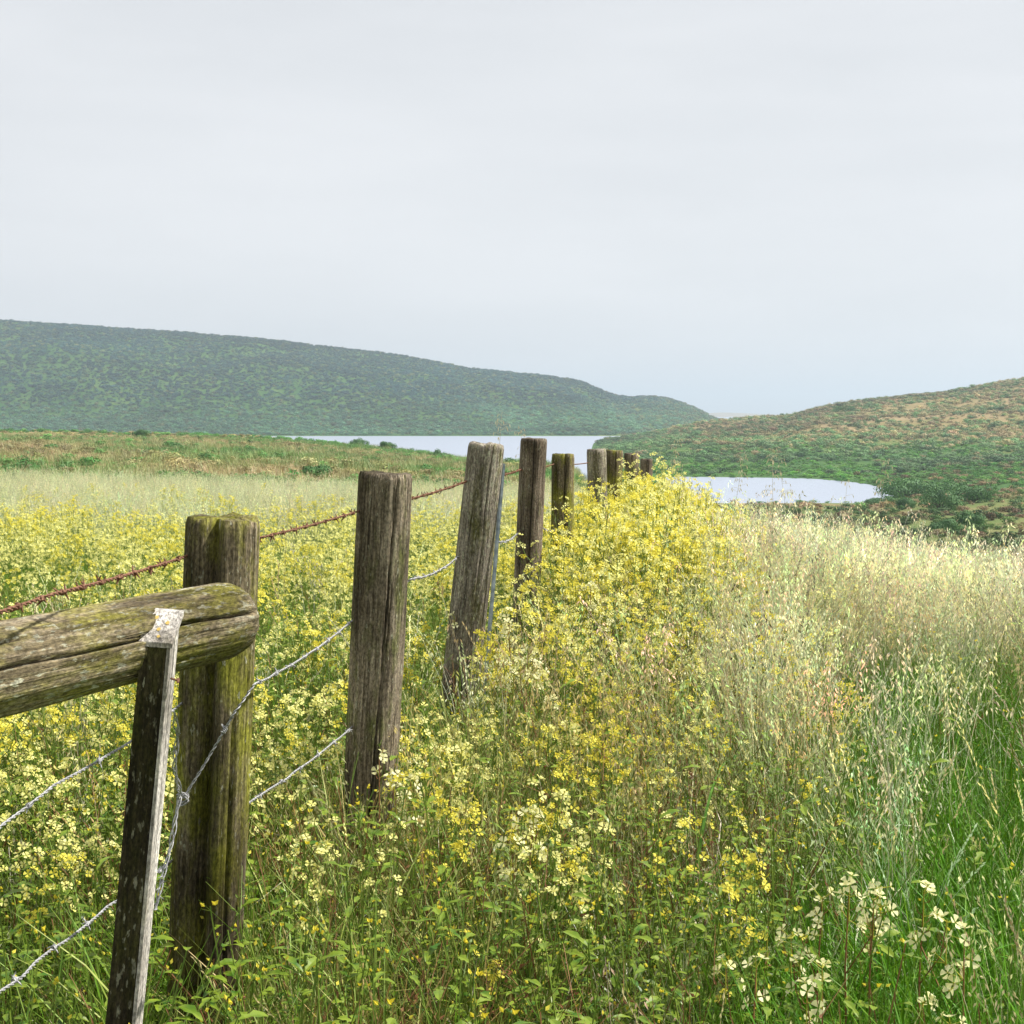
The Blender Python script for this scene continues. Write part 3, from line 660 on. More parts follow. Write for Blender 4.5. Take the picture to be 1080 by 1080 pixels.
# ------------------------------------------------------------------ fence timber
def timber(h, r0, r1, cracks, seed, segs=144, rings=110, below=.35, rag=.006, round_end=0.0, flat=0.0, knots=()):
    """weathered round timber along z: fibre relief, carved splits, worn uneven top"""
    zs = np.linspace(-below, h, rings); th = np.linspace(0, 2*np.pi, segs, endpoint=False)
    T, Zz = np.meshgrid(th, zs); t = (Zz+below)/(h+below)
    rr = r0+(r1-r0)*t
    cx, sx = np.cos(T), np.sin(T)
    nz = lambda k_, kz, s: fbm(cx*k_+seed*3.1+s, sx*k_+Zz*kz+seed, 3)
    rr = rr*(1+.035*nz(1.2, 1.4, 0)+.02*nz(3.5, 2.0, 7))
    fib = vnoise(T*22+seed*9+.6*vnoise(T*3, Zz*3), Zz*2.2)*.0016+vnoise(T*45+seed*4, Zz*4)*.0010
    rr = rr+fib
    for (a0, wd, dp, z0, z1, dr) in cracks:
        a = a0+dr*(Zz-z0)+.05*vnoise(Zz*7+seed, Zz*0+a0*5)
        da = np.abs((T-a+np.pi) % (2*np.pi)-np.pi)
        env = sstep(z0-.04, z0+.06, Zz)*(1-sstep(z1-.06, z1+.04, Zz))*(.75+.25*vnoise(Zz*9, Zz*0+seed))
        rr = rr-dp*env*np.clip(1-(da/wd)**1.5, 0, 1)
    for (a0, z0, s_, am) in knots:
        da = np.abs((T-a0+np.pi) % (2*np.pi)-np.pi)*r0
        rr = rr+am*np.exp(-(da**2+(Zz-z0)**2)/s_**2)
    if round_end:
        e = np.clip((Zz-(h-round_end))/round_end, 0, 1); rr = rr*np.sqrt(np.clip(1-e**2.4*.75, .02, 1))
    else:
        e = np.clip((Zz-(h-.012))/.012, 0, 1); rr = rr*(1-.05*e*e)
    topz = rag*fbm(cx*2+seed, sx*2, 4)+flat*cx
    ZZ = Zz+topz*sstep(h-.08, h, Zz)
    V = np.stack([rr*cx, rr*sx, ZZ], -1).reshape(-1, 3)
    idx = np.arange(rings*segs).reshape(rings, segs); nx_ = np.roll(idx, -1, 1)
    Q = np.stack([idx[:-1], nx_[:-1], nx_[1:], idx[1:]], -1).reshape(-1, 4).tolist()
    V = V.tolist(); prev = idx[-1]; rt = rr[-1]
    for kk in (.85, .6, .35, .12):
        st = len(V)
        for j in range(segs):
            x_, y_ = rt[j]*kk*cx[0, j], rt[j]*kk*sx[0, j]
            zt = h+float(topz[-1, j])*kk+(.002*vnoise(x_*150, y_*150)+.004*vnoise(x_*40+seed, y_*40))*(1 if not round_end else .5)
            V.append([x_, y_, float(zt)+(round_end*.12*(1-kk) if round_end else 0)])
        cur = np.arange(st, st+segs)
        for j in range(segs):
            j2 = (j+1) % segs; Q.append([int(prev[j]), int(prev[j2]), int(cur[j2]), int(cur[j])])
        prev = cur
    V.append([0, 0, h+(round_end*.12 if round_end else 0)]); ce = len(V)-1
    for j in range(segs): Q.append([int(prev[j]), int(prev[(j+1) % segs]), ce])
    Q.append([int(i) for i in idx[0][::-1]])
    return V, Q
def timber_obj(name, V, Q, mat):
    me = bpy.data.meshes.new(name); me.from_pydata(V, [], Q); me.materials.append(mat)
    me.polygons.foreach_set('use_smooth', [True]*len(me.polygons))
    o = bpy.data.objects.new(name, me); COL.objects.link(o); return o
C0 = -math.pi/2   # the side turned to the photographer
posts = [  # top px, top py, depth, low px, low py, diameter at top, at foot, cracks, knots, material, label
 (235, 546, 3.12, 221, 905, .166, .163, [(C0-.03, .30, .055, -.4, 1.6, .0), (C0-.95, .04, .012, .2, 1.3, .05), (C0+.75, .05, .02, .1, .95, -.05), (C0+1.15, .04, .012, .7, 1.4, .1)], [(C0+.5, 1.15, .04, .004)], 'post_a', 'thick mossy corner post with a deep dark split, carrying the round rail'),
 (407, 499, 4.36, 394, 760, .164, .170, [(C0+.08, .04, .04, .30, 1.7, .44), (C0+.30, .03, .02, .5, 1.1, .4), (C0-.9, .05, .014, .3, 1.4, .0), (C0-.35, .025, .01, .9, 1.4, .1)], [(C0-.1, 1.05, .05, .004)], 'post_b', 'second post, broad and dark with a long slanting crack down its right side'),
 (513, 468, 6.1, 488, 700, .155, .170, [(C0+.35, .05, .02, .8, 1.6, .1), (C0-.3, .03, .012, .2, 1.3, -.1), (C0+.9, .05, .02, .1, 1.0, .1)], [], 'post_c', 'third post, leaning left at its foot, blotched with pale lichen'),
 (563, 463, 7.95, 554, 650, .149, .152, [(C0+.05, .06, .03, .5, 1.7, .0), (C0-.7, .04, .012, .1, 1.3, .0)], [], 'post_d', 'fourth post, slim upright brown one rising in front of the lagoon'),
 (594, 479, 9.9, 593, 560, .16, .16, [(C0+.2, .16, .05, .4, 1.6, .0), (C0-.6, .05, .015, .3, 1.5, 0)], [], 'post_a', 'fifth post, dark and split, half hidden in yellow mustard'),
 (629, 474, 11.8, 631, 550, .165, .165, [(C0-.2, .06, .02, .4, 1.6, .0)], [], 'post_c', 'sixth post, pale grey and buried in flowers'),
 (648, 475, 13.4, 646, 540, .17, .17, [(C0+.1, .06, .02, .4, 1.6, .0)], [], 'post_a', 'seventh post, dark brown behind mustard flowers'),
 (666, 478, 15.2, 668, 540, .16, .16, [(C0, .06, .02, .4, 1.6, .0)], [], 'post_b', 'eighth post, only its dark top showing over the mustard'),
 (682, 484, 17.2, 681, 540, .15, .15, [(C0, .06, .02, .4, 1.6, .0)], [], 'post_d', 'farthest post, a small dark stub beyond the mustard clump'),
]
PT = []
for i, (tx, ty, d, lx, ly, dt, db, cr, kn, mt, lab) in enumerate(posts):
    top = at(tx, ty, d); low = at(lx, ly, d)
    ax = (top-low).normalized(); gz0 = gz(top.x, top.y); tpar = (top.z-gz0)/ax.z; foot = top-ax*tpar
    hh = (top-foot).length
    V, Q = timber(hh, db/2, dt/2, cr, 3.7+i*1.9, segs=144 if i < 4 else 72, rings=110 if i < 4 else 60, knots=kn, rag=.007 if i else .01)
    o = timber_obj('fence_post', V, Q, M[mt]); o.location = foot
    o.rotation_euler = Vector((0, 0, 1)).rotation_difference(ax).to_euler()
    tag(o, lab, 'fence post', 'weathered round posts of the wire fence'); PT.append((foot, ax, dt/2))

# round rail resting against the corner post
e1 = at(254, 650, 2.93); e0 = at(56, 693, 2.47); dr_ = (e1-e0).normalized(); e1 = e1+dr_*.0; far0 = e0-dr_*1.1
L_ = (e1-far0).length
V, Q = timber(L_, .081, .079, [(-.35+math.pi, .05, .03, L_-.42, L_-.03, .1), (-.1+math.pi, .04, .03, .1, L_-.30, -.1), (.5+math.pi, .03, .01, .1, L_-.1, .1), (-.8+math.pi, .03, .008, 0, L_, .0)], 21.3, below=.02, round_end=.07, rag=.004,
              knots=[(math.pi-.3, L_-.12, .06, .006)])
o = timber_obj('wooden_rail', V, Q, M['log']); o.location = far0
zx = dr_; xx = Vector((zx.y, -zx.x, 0)).normalized()*-1; yy = zx.cross(xx)      # local -x faces the photographer's side
o.rotation_euler = Matrix((xx, yy, zx)).transposed().to_euler()
tag(o, 'thick round mossy rail with a long crack, butting against the corner post', 'rail')

# sawn stake leaning on the rail
top = at(170, 651, 2.60); low = at(135, 1025, 2.52)
ax = (top-low).normalized(); foot = top-ax*((top.z-gz(low.x-.05, low.y))/ax.z)
hh = (top-foot).length
root = empty('wooden_stake', foot, 'dark sawn stake with slanted top and edge coloured pale as if sunlit, leaning on the round rail', 'stake')
qz = Vector((0, 0, 1)).rotation_difference(ax) @ Euler((0, 0, R(-3))).to_quaternion()
root.rotation_euler = qz.to_euler()
def plank(x0, x1, y0, y1, z0, zf, zb, seed, n=60, wob=.0016):
    """sawn length whose top slopes from zf (front, -y) up to zb (back)"""
    b = MB(); ring = []
    cs = []
    for (xa, ya, xb, yb, k_) in ((x0, y0, x1, y0, 5), (x1, y0, x1, y1, 5), (x1, y1, x0, y1, 5), (x0, y1, x0, y0, 5)):
        for j in range(k_): t = j/k_; cs.append((xa+(xb-xa)*t, ya+(yb-ya)*t))
    cxm, cym = (x0+x1)/2, (y0+y1)/2
    for i in range(n+1):
        for j, (x_, y_) in enumerate(cs):
            ztop = zf+(zb-zf)*(y_-y0)/(y1-y0); z_ = z0+(ztop-z0)*i/n
            d_ = wob*float(fbm(x_*60+seed, z_*3+y_*60, 3))
            q = Vector((x_-cxm, y_-cym, 0)).normalized()*d_
            b.v.append((x_+q.x, y_+q.y, z_+.001*float(vnoise(x_*90+seed, y_*90))*(i == n)))
    K = len(cs)
    for i in range(n):
        for j in range(K):
            a_, c_ = i*K+j, i*K+(j+1) % K; b.f.append((a_, c_, c_+K, a_+K)); b.m.append(0)
    b.f.append(tuple(n*K+j for j in range(K))); b.m.append(0); b.f.append(tuple(reversed(range(K)))); b.m.append(0)
    return b
plank(-.026, .022, -.024, .024, -.3, hh-.046, hh+.004, 1.1).build('shaft', M['stake'], root)
ed = plank(.0235, .0300, -.025, -.002, -.3, hh-.046, hh-.018, 2.1); ed.build('sunlit_edge_strip', M['pale'], root)  # stake's lit side face as strips, sunlight put into their pale colour
plank(.0235, .0300, .001, .022, -.3, hh-.015, hh+.008, 3.1).build('sunlit_edge_strip', M['pale'], root)
# slanted top, coloured pale for the sun on it, a skin of weathered end grain lying on the cut
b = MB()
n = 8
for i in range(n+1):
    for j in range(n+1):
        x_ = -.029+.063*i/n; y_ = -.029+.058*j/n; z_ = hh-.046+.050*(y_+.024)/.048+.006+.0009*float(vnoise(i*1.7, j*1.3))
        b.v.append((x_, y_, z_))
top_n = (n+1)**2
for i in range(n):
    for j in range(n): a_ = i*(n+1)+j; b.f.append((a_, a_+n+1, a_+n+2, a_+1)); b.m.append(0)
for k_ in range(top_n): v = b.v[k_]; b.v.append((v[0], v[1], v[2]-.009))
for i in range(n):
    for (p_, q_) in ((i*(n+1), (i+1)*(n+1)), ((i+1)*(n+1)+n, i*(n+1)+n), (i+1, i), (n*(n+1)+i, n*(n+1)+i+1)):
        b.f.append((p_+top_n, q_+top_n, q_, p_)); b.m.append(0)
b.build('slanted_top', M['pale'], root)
b = MB()   # lichen dots on the top, rusty nail on the edge
for (lx_, ly_) in ((.0, -.008), (.012, .004), (.004, -.02), (-.012, .012)):
    z_ = hh-.046+.050*(ly_+.024)/.048+.0075; r_ = rnd(.003, .0045)
    b.face([(lx_+r_*math.cos(a)*rnd(.8, 1.2), ly_+r_*.75*math.sin(a), z_+r_*.8*math.sin(a)) for a in np.linspace(0, 5.6, 9)], 0)
b.build('lichen_spot', leafmat('orange_lichen', (.45, .3, .08), (.6, .45, .15), 0, .9), root)
b = MB(); b.tube([(.034, -.018, hh-.11), (.048, -.022, hh-.112)], [.0022, .0022], 6); b.tube([(.048, -.022, hh-.112), (.050, -.0225, hh-.112)], [.005, .005], 8); b.build('nail', M['rust'], root)

# steel picket against the third post
pt = at(531, 489, 6.12); pb = at(516, 668, 6.02)
ax = (pt-pb).normalized(); foot = pt-ax*((pt.z-gz(pb.x, pb.y))/ax.z); hh = (pt-foot).length
b = MB()
pr = [(-.019, -.003), (-.003, -.003), (-.003, -.02), (.003, -.02), (.003, -.003), (.019, -.003), (.019, .002), (-.019, .002)]
for z_ in np.linspace(-.3, hh, 30):
    for (x_, y_) in pr: b.v.append((x_*.45, y_*.6, float(z_)))
for i in range(29):
    for j in range(8): a_, c_ = i*8+j, i*8+(j+1) % 8; b.f.append((a_, c_, c_+8, a_+8)); b.m.append(0)
b.f.append(tuple(29*8+j for j in range(8))); b.m.append(0)
o = b.build('steel_picket', M['picket']); o.location = foot; o.rotation_euler = (Vector((0, 0, 1)).rotation_difference(ax)).to_euler()
tag(o, 'thin blue grey steel picket standing against the right side of the third post', 'picket')

# ------------------------------------------------------------------ wires
def path_points(ctrl, sag=.012, step=.02):
    out_ = []
    for a, c in zip(ctrl[:-1], ctrl[1:]):
        l = (c-a).length; n = max(2, int(l/step))
        for i in range(n): t = i/n; q = a.lerp(c, t); q = q+Vector((0, 0, -4*sag*l*t*(1-t))); out_.append(q)
    out_.append(ctrl[-1]); return out_
def frame(t):
    u = t.cross(Vector((0, 0, 1))).normalized(); return u, t.cross(u)
def resample(pts, step):
    o = [pts[0]]; acc = 0
    for a, c in zip(pts[:-1], pts[1:]):
        l = (c-a).length; s = 0
        while acc+(l-s) >= step:
            s += step-acc; o.append(a.lerp(c, s/l)); acc = 0
        acc += l-s
    return o
def strand_mesh(pts, r, tw, step=.006, pitch=.035, nst=2, wob=0):
    b = MB(); q = resample(pts, step)
    for k_ in range(nst):
        pp = []
        for i, p_ in enumerate(q):
            t = (q[min(i+1, len(q)-1)]-q[max(i-1, 0)]).normalized(); u, v = frame(t)
            a = 2*math.pi*(i*step/pitch)+k_*2*math.pi/nst
            w_ = Vector((0, 0, 0)) if not wob else Vector((wob*float(vnoise(i*.07, 1)), wob*float(vnoise(i*.07, 9)), wob*float(vnoise(i*.07, 17))))
            pp.append(p_+u*math.cos(a)*tw+v*math.sin(a)*tw+w_)
        b.tube(pp, r, 5)
    return b, q
def barb_mesh(r, l, mat):
    b = MB()
    for s in (0, 1):
        pp = [Vector((.004*math.cos(a), (s*.004-.002)+a*.0007, .004*math.sin(a))) for a in np.linspace(0, 9, 14)]
        b.tube(pp, r, 4)
        for e, g_ in ((pp[0], -1), (pp[-1], 1)):
            an = rnd(0, 6.28); d = Vector((math.cos(an), g_*.35, math.sin(an)))
            b.tube([e, e+d*l*.6, e+d*l], [r, r, r*.3], 4)
    return b.mesh('barb', [mat], True)
def attach(i, zrel, side, fwd=0):
    """a point on the surface of post i at height zrel below the eye; side -1 = field side"""
    foot, ax, r_ = PT[i]; z = EYE+zrel; p_ = foot+ax*((z-foot.z)/ax.z)
    nrm = Vector((.9, -.3, 0)) if side > 0 else Vector((-.6, .8, 0))
    return p_+nrm.normalized()*(r_+.004)+Vector((0, fwd, 0))
def make_wire(name, label, ctrl, r, tw, mat, every, sag, start=.03, maxb=95, barbl=.016, wob=0, barbs=True):
    root = empty(name, ctrl[0], label, 'wire', 'strands of the wire fence'); inv = ctrl[0]
    pts = [c-inv for c in path_points(ctrl, sag)]
    b, q = strand_mesh(pts, r, tw, wob=wob); b.build('strand', mat, root, True)
    if not barbs: return
    kinds = [barb_mesh(r*.9, barbl*rnd(.8, 1.1), mat) for i in range(4)]
    q = resample(pts, every)
    for i, p_ in enumerate(q[1:maxb]):
        t = (q[min(i+2, len(q)-1)]-p_).normalized()
        o = bpy.data.objects.new('barb', kinds[i % 4]); COL.objects.link(o); o.parent = root; o.location = p_
        o.rotation_euler = (Vector((0, 1, 0)).rotation_difference(t) @ Euler((0, rnd(0, 6.28), 0)).to_quaternion()).to_euler()
pL = at(56, 627, 2.38); p1 = attach(0, -.312, -1); dd = (pL-p1).normalized()
make_wire('barbed_wire', 'rusty red brown barbed wire, the top strand along the far side of the posts', [pL+dd*.9, pL, p1, attach(1, -.300, -1), attach(2, -.292, -1), attach(3, -.318, -1), attach(4, -.36, -1), attach(5, -.42, -1), attach(6, -.48, -1)], .0021, .0024, M['rust'], .085, .006, maxb=92)
pL = at(56, 828, 2.40); p1 = attach(0, -.63, -1); dd = (pL-p1).normalized()
make_wire('grey_wire', 'slack pale grey wire of the middle row, left of the corner post', [pL+dd*.7, pL, p1], .0016, .0018, M['galv'], .3, .02, wob=.002, barbl=.01)
kn = at(193, 842, 2.985)
fr = at(268, 722, 3.035)
make_wire('grey_wire', 'pale twisted middle wire from the knot on the corner post back along the posts', [kn, at(222, 795, 2.995), at(247, 752, 2.995), fr, at(370, 656, 4.33), at(434, 611, 4.37), at(482, 588, 6.05), at(523, 571, 6.1), at(545, 563, 7.9), at(572, 556, 7.95), attach(4, -.83, -1)], .0017, .0019, M['galv'], .17, .01, wob=.0015, barbl=.011)
b_ = at(256, 851, 3.17)
make_wire('grey_wire', 'lowest pale wire running through the weeds between the first two posts', [b_+(b_-at(362, 771, 4.32))*.05, b_, at(376, 763, 4.36)], .0017, .0018, M['galv'], .19, .008, wob=.002, barbl=.012)
pL = at(56, 1000, 2.42)
make_wire('grey_wire', 'lowest pale wire poking out of the weeds at the far left', [pL+(pL-at(112, 958, 2.75)).normalized()*.6, pL, at(112, 958, 2.75), at(185, 905, 3.1)], .0016, .0018, M['galv'], .2, .01, wob=.003, barbl=.012)
# the loose ends wound in front of the corner post
b = MB(); inv = kn
ln = [at(184, 752, 2.80), at(187, 780, 2.86), at(184, 812, 2.9), at(190, 838, 2.96), at(187, 858, 2.95), at(181, 890, 2.93), at(172, 925, 2.9), at(163, 960, 2.88)]
for k_ in range(3):
    pts = resample([p_ for p_ in path_points(ln, 0, .01)], .005)
    pp = []
    for i, p_ in enumerate(pts):
        t = (pts[min(i+1, len(pts)-1)]-pts[max(i-1, 0)]).normalized(); u, v = frame(t+Vector((.2, 0, 0))); a = i*.35+k_*2.1
        pp.append(p_-inv+(u*math.cos(a)+v*math.sin(a))*.0036+Vector((.003*float(vnoise(i*.08, k_*5)), 0, 0)))
    b.tube(pp, .0015, 5)
for k_ in range(4):   # the knot itself
    c = kn-inv; pp = []
    for i in range(26):
        a = i*.5+k_; pp.append(c+Vector((.012*math.cos(a)*rnd(.85, 1.1), -.006+.004*math.sin(a*2+k_), .010*math.sin(a)+.003*(i-13)/6)))
    b.tube(pp, .0014, 4)
for i in range(14):
    p_ = random.choice(pts)-inv; d = Vector((rnd(-1, 1), rnd(-1, 0), rnd(-.6, .8))).normalized(); b.tube([p_, p_+d*.014], [.0012, .0005], 4)
o = b.build('wire_knot', M['galv'], None, True); o.location = inv
tag(o, 'loose ends of pale wire twisted and knotted in front of the corner post', 'wire')

# ------------------------------------------------------------------ flowering plants that stand out one by one
def solve(px, py, h):
    d = 4.0
    for _ in range(30):
        v = ray(px, py); g_ = gz(v.x*d, d)-EYE+h; d = d*.5+.5*max(1.5, min(30, g_/v.z))
    return d
def hero(name, px, py, h, nb, fs, nf, petal, label, cat='wildflower', group='single flowering plants in the foreground', wide=.4, dd=0):
    h += .13 if py > 900 else .06 if petal == 'cream' else 0
    d = solve(px, py, h)+dd; v = ray(px, py); x_, y_ = v.x*d, d
    root = empty(name, (x_, y_, gz(x_, y_)-.01), label, cat, group)
    st, lf, cl = flower_plant(h, nb, fs, nf, petal, leafy=8, wide=wide)
    # straighten: put the top flower over the foot
    st.build('stem', M['gstem'] if petal != 'cream' else M['redstem'] if name == 'wild_radish' else M['gstem'], root)
    lf.build('foliage', M['gleaf'], root)
    for c_ in cl: c_.build('flower_cluster', [M[petal], M['eye']], root)
PED = True
H_ = [('wild_radish', 872, 945, .42, 1, .024, 8, 'cream', 'left head of the trio of cream wild radish blooms at lower right'),
 ('wild_radish', 905, 930, .45, 1, .024, 8, 'cream', 'tallest cream wild radish bloom in the middle of the lower right group'),
 ('wild_radish', 932, 945, .43, 1, .024, 8, 'cream', 'fullest cream wild radish bloom, just right of the tallest at lower right'),
 ('wild_radish', 978, 940, .44, 1, .027, 7, 'cream', 'cream wild radish bloom set apart at the right of the lower right group'),
 ('wild_radish', 1016, 985, .40, 2, .024, 8, 'cream', 'cream wild radish bloom at the right edge near the bottom'),
 ('wild_radish', 880, 1006, .38, 1, .024, 8, 'cream', 'cream wild radish bloom lowest of all, at the bottom edge below the trio'),
 ('wild_radish', 800, 1015, .36, 2, .022, 7, 'cream', 'small cream wild radish bloom at the bottom edge left of the trio'),
 ('wild_mustard', 782, 912, .45, 2, .02, 8, 'yel', 'small yellow mustard head left of the cream radish trio'),
 ('wild_radish', 555, 852, .55, 2, .026, 8, 'cream', 'broad cream and yellow radish bloom in the middle foreground'),
 ('wild_radish', 570, 838, .57, 2, .024, 8, 'pale_yel', 'pale yellow radish bloom just behind the broad central one'),
 ('wild_mustard', 625, 878, .50, 2, .028, 5, 'pale_yel', 'sparse yellow bloom of four petalled flowers right of the broad central one'),
 ('wild_mustard', 640, 765, .58, 5, .024, 9, 'yel', 'bright yellow mustard head standing in dry grass at the middle of the meadow'),
 ('wild_mustard', 662, 770, .56, 3, .022, 8, 'yel', 'bright yellow mustard head right beside the one in dry grass'),
 ('wild_mustard', 575, 765, .58, 3, .022, 8, 'pale_yel', 'pale yellow mustard head left of the pair in dry grass'),
 ('wild_mustard', 625, 718, .6, 4, .024, 8, 'yel', 'yellow mustard head above and behind the pair in dry grass'),
 ('wild_radish', 378, 745, .62, 2, .026, 8, 'cream', 'cream radish bloom in front of the foot of the second post'),
 ('wild_radish', 400, 795, .56, 4, .027, 7, 'cream', 'cream radish blooms below the foot of the second post'),
 ('wild_mustard', 465, 808, .55, 3, .026, 8, 'pale_yel', 'pale yellow bloom right of the cream blooms below the second post'),
 ('wild_radish', 505, 632, .75, 2, .024, 8, 'cream', 'cream radish bloom rising across the front of the third post'),
 ('wild_mustard', 510, 672, .68, 4, .024, 10, 'yel', 'yellow bloom at the right foot of the third post'),
 ('wild_radish', 555, 655, .7, 5, .026, 8, 'cream', 'cream radish blooms at the foot of the fourth post'),
 ('wild_radish', 630, 618, .78, 3, .024, 8, 'cream', 'cream radish bloom in front of the mustard clump right of the fourth post'),
 ('wild_radish', 565, 682, .68, 4, .023, 9, 'cream', 'cream radish blooms spreading below those of the fourth post'),
 ('wild_mustard', 455, 660, .7, 5, .024, 10, 'yel', 'yellow mustard blooms filling the gap between the second and third posts'),
 ('wild_mustard', 335, 665, .7, 3, .026, 8, 'yel', 'yellow blooms left of the second post just above the middle wire'),
 ('wild_mustard', 700, 640, .72, 5, .022, 9, 'yel', 'yellow mustard at the lower edge of the big mustard clump'),
 ('wild_mustard', 985, 708, .45, 1, .024, 4, 'yel', 'single small yellow bloom in the green grass at right'),
 ('wild_mustard', 648, 482, 1.2, 3, .03, 9, 'yel', 'tallest yellow mustard sprig standing up beside the seventh post')]
for a in H_: hero(*a[:9-1], a[8])

# broad bent grass blades and reeds in the foreground
def broad(px, py, h, bend, label, az, w=.013):
    h = h*1.2; d = solve(px, py, h*(.95-.16*bend)); v = ray(px, py); root = empty('broad_leaved_grass', (v.x*d, d, gz(v.x*d, d)-.01), label, 'grass plant', 'broad leaved grasses in the foreground')
    for k_ in range(4):
        b = MB(); o = Vector((math.cos(az+k_*1.9), math.sin(az+k_*1.9), 0)); blade(b, rdir()*.01, h*(1.12-.16*k_), w*(1-.1*k_), o, bend*(1-.1*k_), 0, 12, 3.0); b.build('blade', M['bigblade'], root)
    b = MB(); b.tube([(0, 0, 0), (.005, 0, h*.4), (0, .005, h*.8)], [.003, .0025, .001], 5); b.build('stem', M['bigblade'], root)
for a in [(585, 905, .52, 1.5, 'broad bent blades of green grass below the central radish bloom', .3), (598, 920, .5, 1.9, 'drooping broad grass blades just right of the bent ones', 2.4), (635, 930, .48, 2.2, 'arched broad grass blade right of the two bent ones', 3.4),
          (700, 955, .42, 1.8, 'broad grass blade leaning right near the bottom centre', .6), (535, 955, .42, 1.2, 'pale green broad blade at the bottom left of centre', 3.0),
          (725, 800, .62, .7, 'tall blue green grass stalk in dry grass right of centre', 1.2), (905, 720, .6, .5, 'tall dark reed stalk at the edge of the green grass', 1.4), (1008, 868, .5, 1.2, 'green stalk with splayed leaves near the right edge', .2)]:
    broad(*a)
def oat_hero(px, py, d, label):
    v = ray(px, py); h = EYE+v.z*d-gz(v.x*d, d); root = empty('wild_oat_stalk', (v.x*d, d, gz(v.x*d, d)-.01), label, 'grass stalk', 'single oat stalks rising above the meadow')
    st = MB(); top = Vector((rnd(-.14, .14), rnd(-.1, .1), h)); cv = Vector((-top.x*.35+rnd(-.02, .02), 0, 0)); st.tube([(0, 0, 0), top*.3+cv*.7, top*.55+cv, top*.8+cv*.55, top], [.0017, .0014, .0011, .0009, .0005], 4); st.build('stem', M['straw'], root)
    hd = MB(); hd.tube([top*.8+cv*.55, top*.9+cv*.28, top], [.001, .0008, .0006], 4)
    for j in range(26):
        t = rnd(.8, 1); q = top*t+cv*.55*(1-t)/.2; s = rdir(); e = q+s*rnd(.015, .06)*(1.3-t)*2+Vector((0, 0, rnd(.0, .02)))
        hd.tube([q, e], [.0008, .0006], 3, 0, False); spikelet(hd, e, s*.3+Vector((0, 0, -1)), rnd(.018, .03), rnd(.002, .0035), 0)
    hd.build('seed_head', M['strawhead'], root)
M['straw'] = leafmat('straw_stem', (.34, .29, .14), (.48, .40, .22), .15, .7); M['strawhead'] = leafmat('straw_seed_husk', (.55, .48, .32), (.75, .68, .5), .4, .7)
for a in [(297, 470, 9, 'tall oat stalk standing alone in the field left of the second post'), (519, 432, 6.6, 'thin oat stalk sticking up above the third post'), (567, 450, 8.3, 'oat stalk whose head shows just over the fourth post'),
          (700, 462, 9, 'leftmost nodding oat head over the bank right of the posts'), (768, 478, 8.5, 'nodding oat head over the left end of the pond'), (822, 470, 8, 'tallest oat head over the middle of the pond'),
          (841, 476, 8.4, 'oat head just right of the tallest one over the pond'), (905, 482, 7.6, 'oat head over the right part of the pond'), (740, 486, 9, 'short oat head at the left end of the pond water'), (880, 505, 8, 'low oat head between the tallest one and the right part of the pond')]:
    oat_hero(*a)

# ------------------------------------------------------------------ air
b = MB(); s = 9500; z0, z1 = EYE-17, 130
c = [(-s, -s, z0), (s, -s, z0), (s, s, z0), (-s, s, z0), (-s, -s, z1), (s, -s, z1), (s, s, z1), (-s, s, z1)]
b.v = c; b.f = [(3, 2, 1, 0), (4, 5, 6, 7), (0, 1, 5, 4), (1, 2, 6, 5), (2, 3, 7, 6), (3, 0, 4, 7)]; b.m = [0]*6
m, nt, ns, L = newmat('thin_sea_haze'); out = N(nt, 'ShaderNodeOutputMaterial'); vv = N(nt, 'ShaderNodeVolumePrincipled')
vv.inputs['Color'].default_value = (.75, .88, 1, 1); vv.inputs['Density'].default_value = .00032; vv.inputs['Anisotropy'].default_value = .2
L.new(vv.outputs[0], out.inputs['Volume'])
hz = b.build('haze', m); tag(hz, 'thin pale sea haze over the valley and hills', 'haze', kind='stuff')

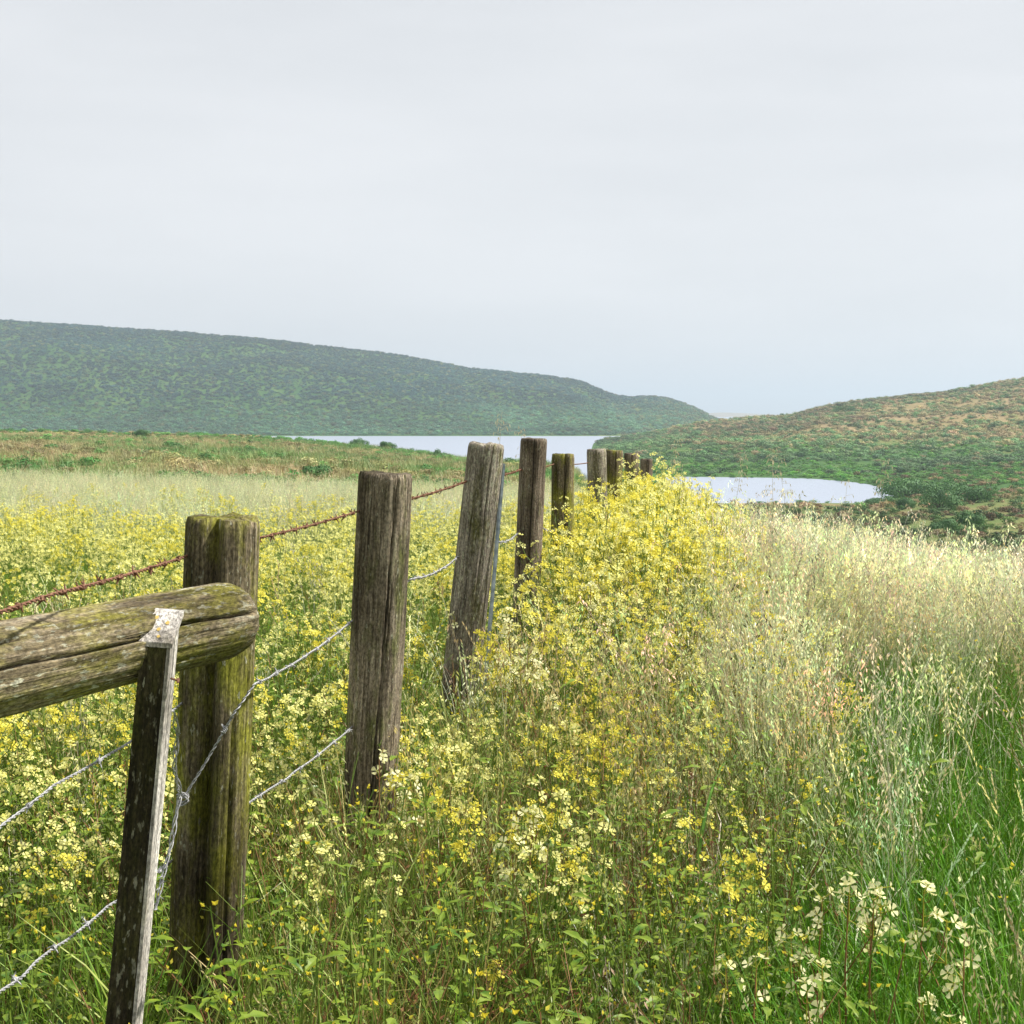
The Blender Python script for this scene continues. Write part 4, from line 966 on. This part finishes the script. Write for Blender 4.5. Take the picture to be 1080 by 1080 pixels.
# ------------------------------------------------------------------ light
SUNV = Vector((.72, .12, .95)).normalized()
el = math.asin(SUNV.z); az = math.atan2(SUNV.x, SUNV.y)
wd = bpy.data.worlds.new("World"); SC.world = wd; wd.use_nodes = True; nt = wd.node_tree; nt.nodes.clear(); L = nt.links
out = N(nt, 'ShaderNodeOutputWorld'); bg = N(nt, 'ShaderNodeBackground')
sky = N(nt, 'ShaderNodeTexSky'); sky.sky_type = 'NISHITA'; sky.sun_disc = False; sky.sun_elevation = el; sky.sun_rotation = az; sky.dust_density = 3.0
tc = N(nt, 'ShaderNodeTexCoord'); mp = N(nt, 'ShaderNodeMapping'); mp.inputs['Scale'].default_value = (1, 1, 5); L.new(tc.outputs['Generated'], mp.inputs['Vector'])
cn = N(nt, 'ShaderNodeTexNoise', Scale=1.6, Detail=6.0, Roughness=.55); L.new(mp.outputs[0], cn.inputs['Vector'])
cr = ramp(nt, [(.3, (6.9, 7.1, 7.35)), (.7, (8.3, 8.4, 8.6))]); L.new(cn.outputs['Fac'], cr.inputs['Fac'])      # thick high cloud
mx = N(nt, 'ShaderNodeMix', data_type='RGBA'); mx.inputs[0].default_value = .93
L.new(sky.outputs[0], mx.inputs[6]); L.new(cr.outputs['Color'], mx.inputs[7]); L.new(mx.outputs[2], bg.inputs['Color']); bg.inputs['Strength'].default_value = .0765
L.new(bg.outputs[0], out.inputs['Surface'])
sl = bpy.data.lights.new('sun', 'SUN'); sl.energy = 5.0; sl.angle = R(3); sl.color = (1, .965, .90)
so = bpy.data.objects.new('sun', sl); COL.objects.link(so); so.rotation_euler = SUNV.to_track_quat('Z', 'Y').to_euler(); so.location = (0, 0, 50)

cam = bpy.data.cameras.new('camera'); co = bpy.data.objects.new('camera', cam); COL.objects.link(co); SC.camera = co
co.location = (0, 0, EYE); co.rotation_euler = (R(90)-PITCH, 0, 0)
cam.sensor_width = 36; cam.lens = 36*F/1080; cam.clip_end = 30000; cam.clip_start = .05
vs = SC.view_settings; vs.view_transform = 'Standard'; vs.look = 'None'; vs.gamma = 1; vs.exposure = .5
SC.render.engine = 'CYCLES'; SC.cycles.volume_bounces = 0

SC.cycles.max_bounces = 4; SC.cycles.diffuse_bounces = 2; SC.cycles.glossy_bounces = 2; SC.cycles.transmission_bounces = 2
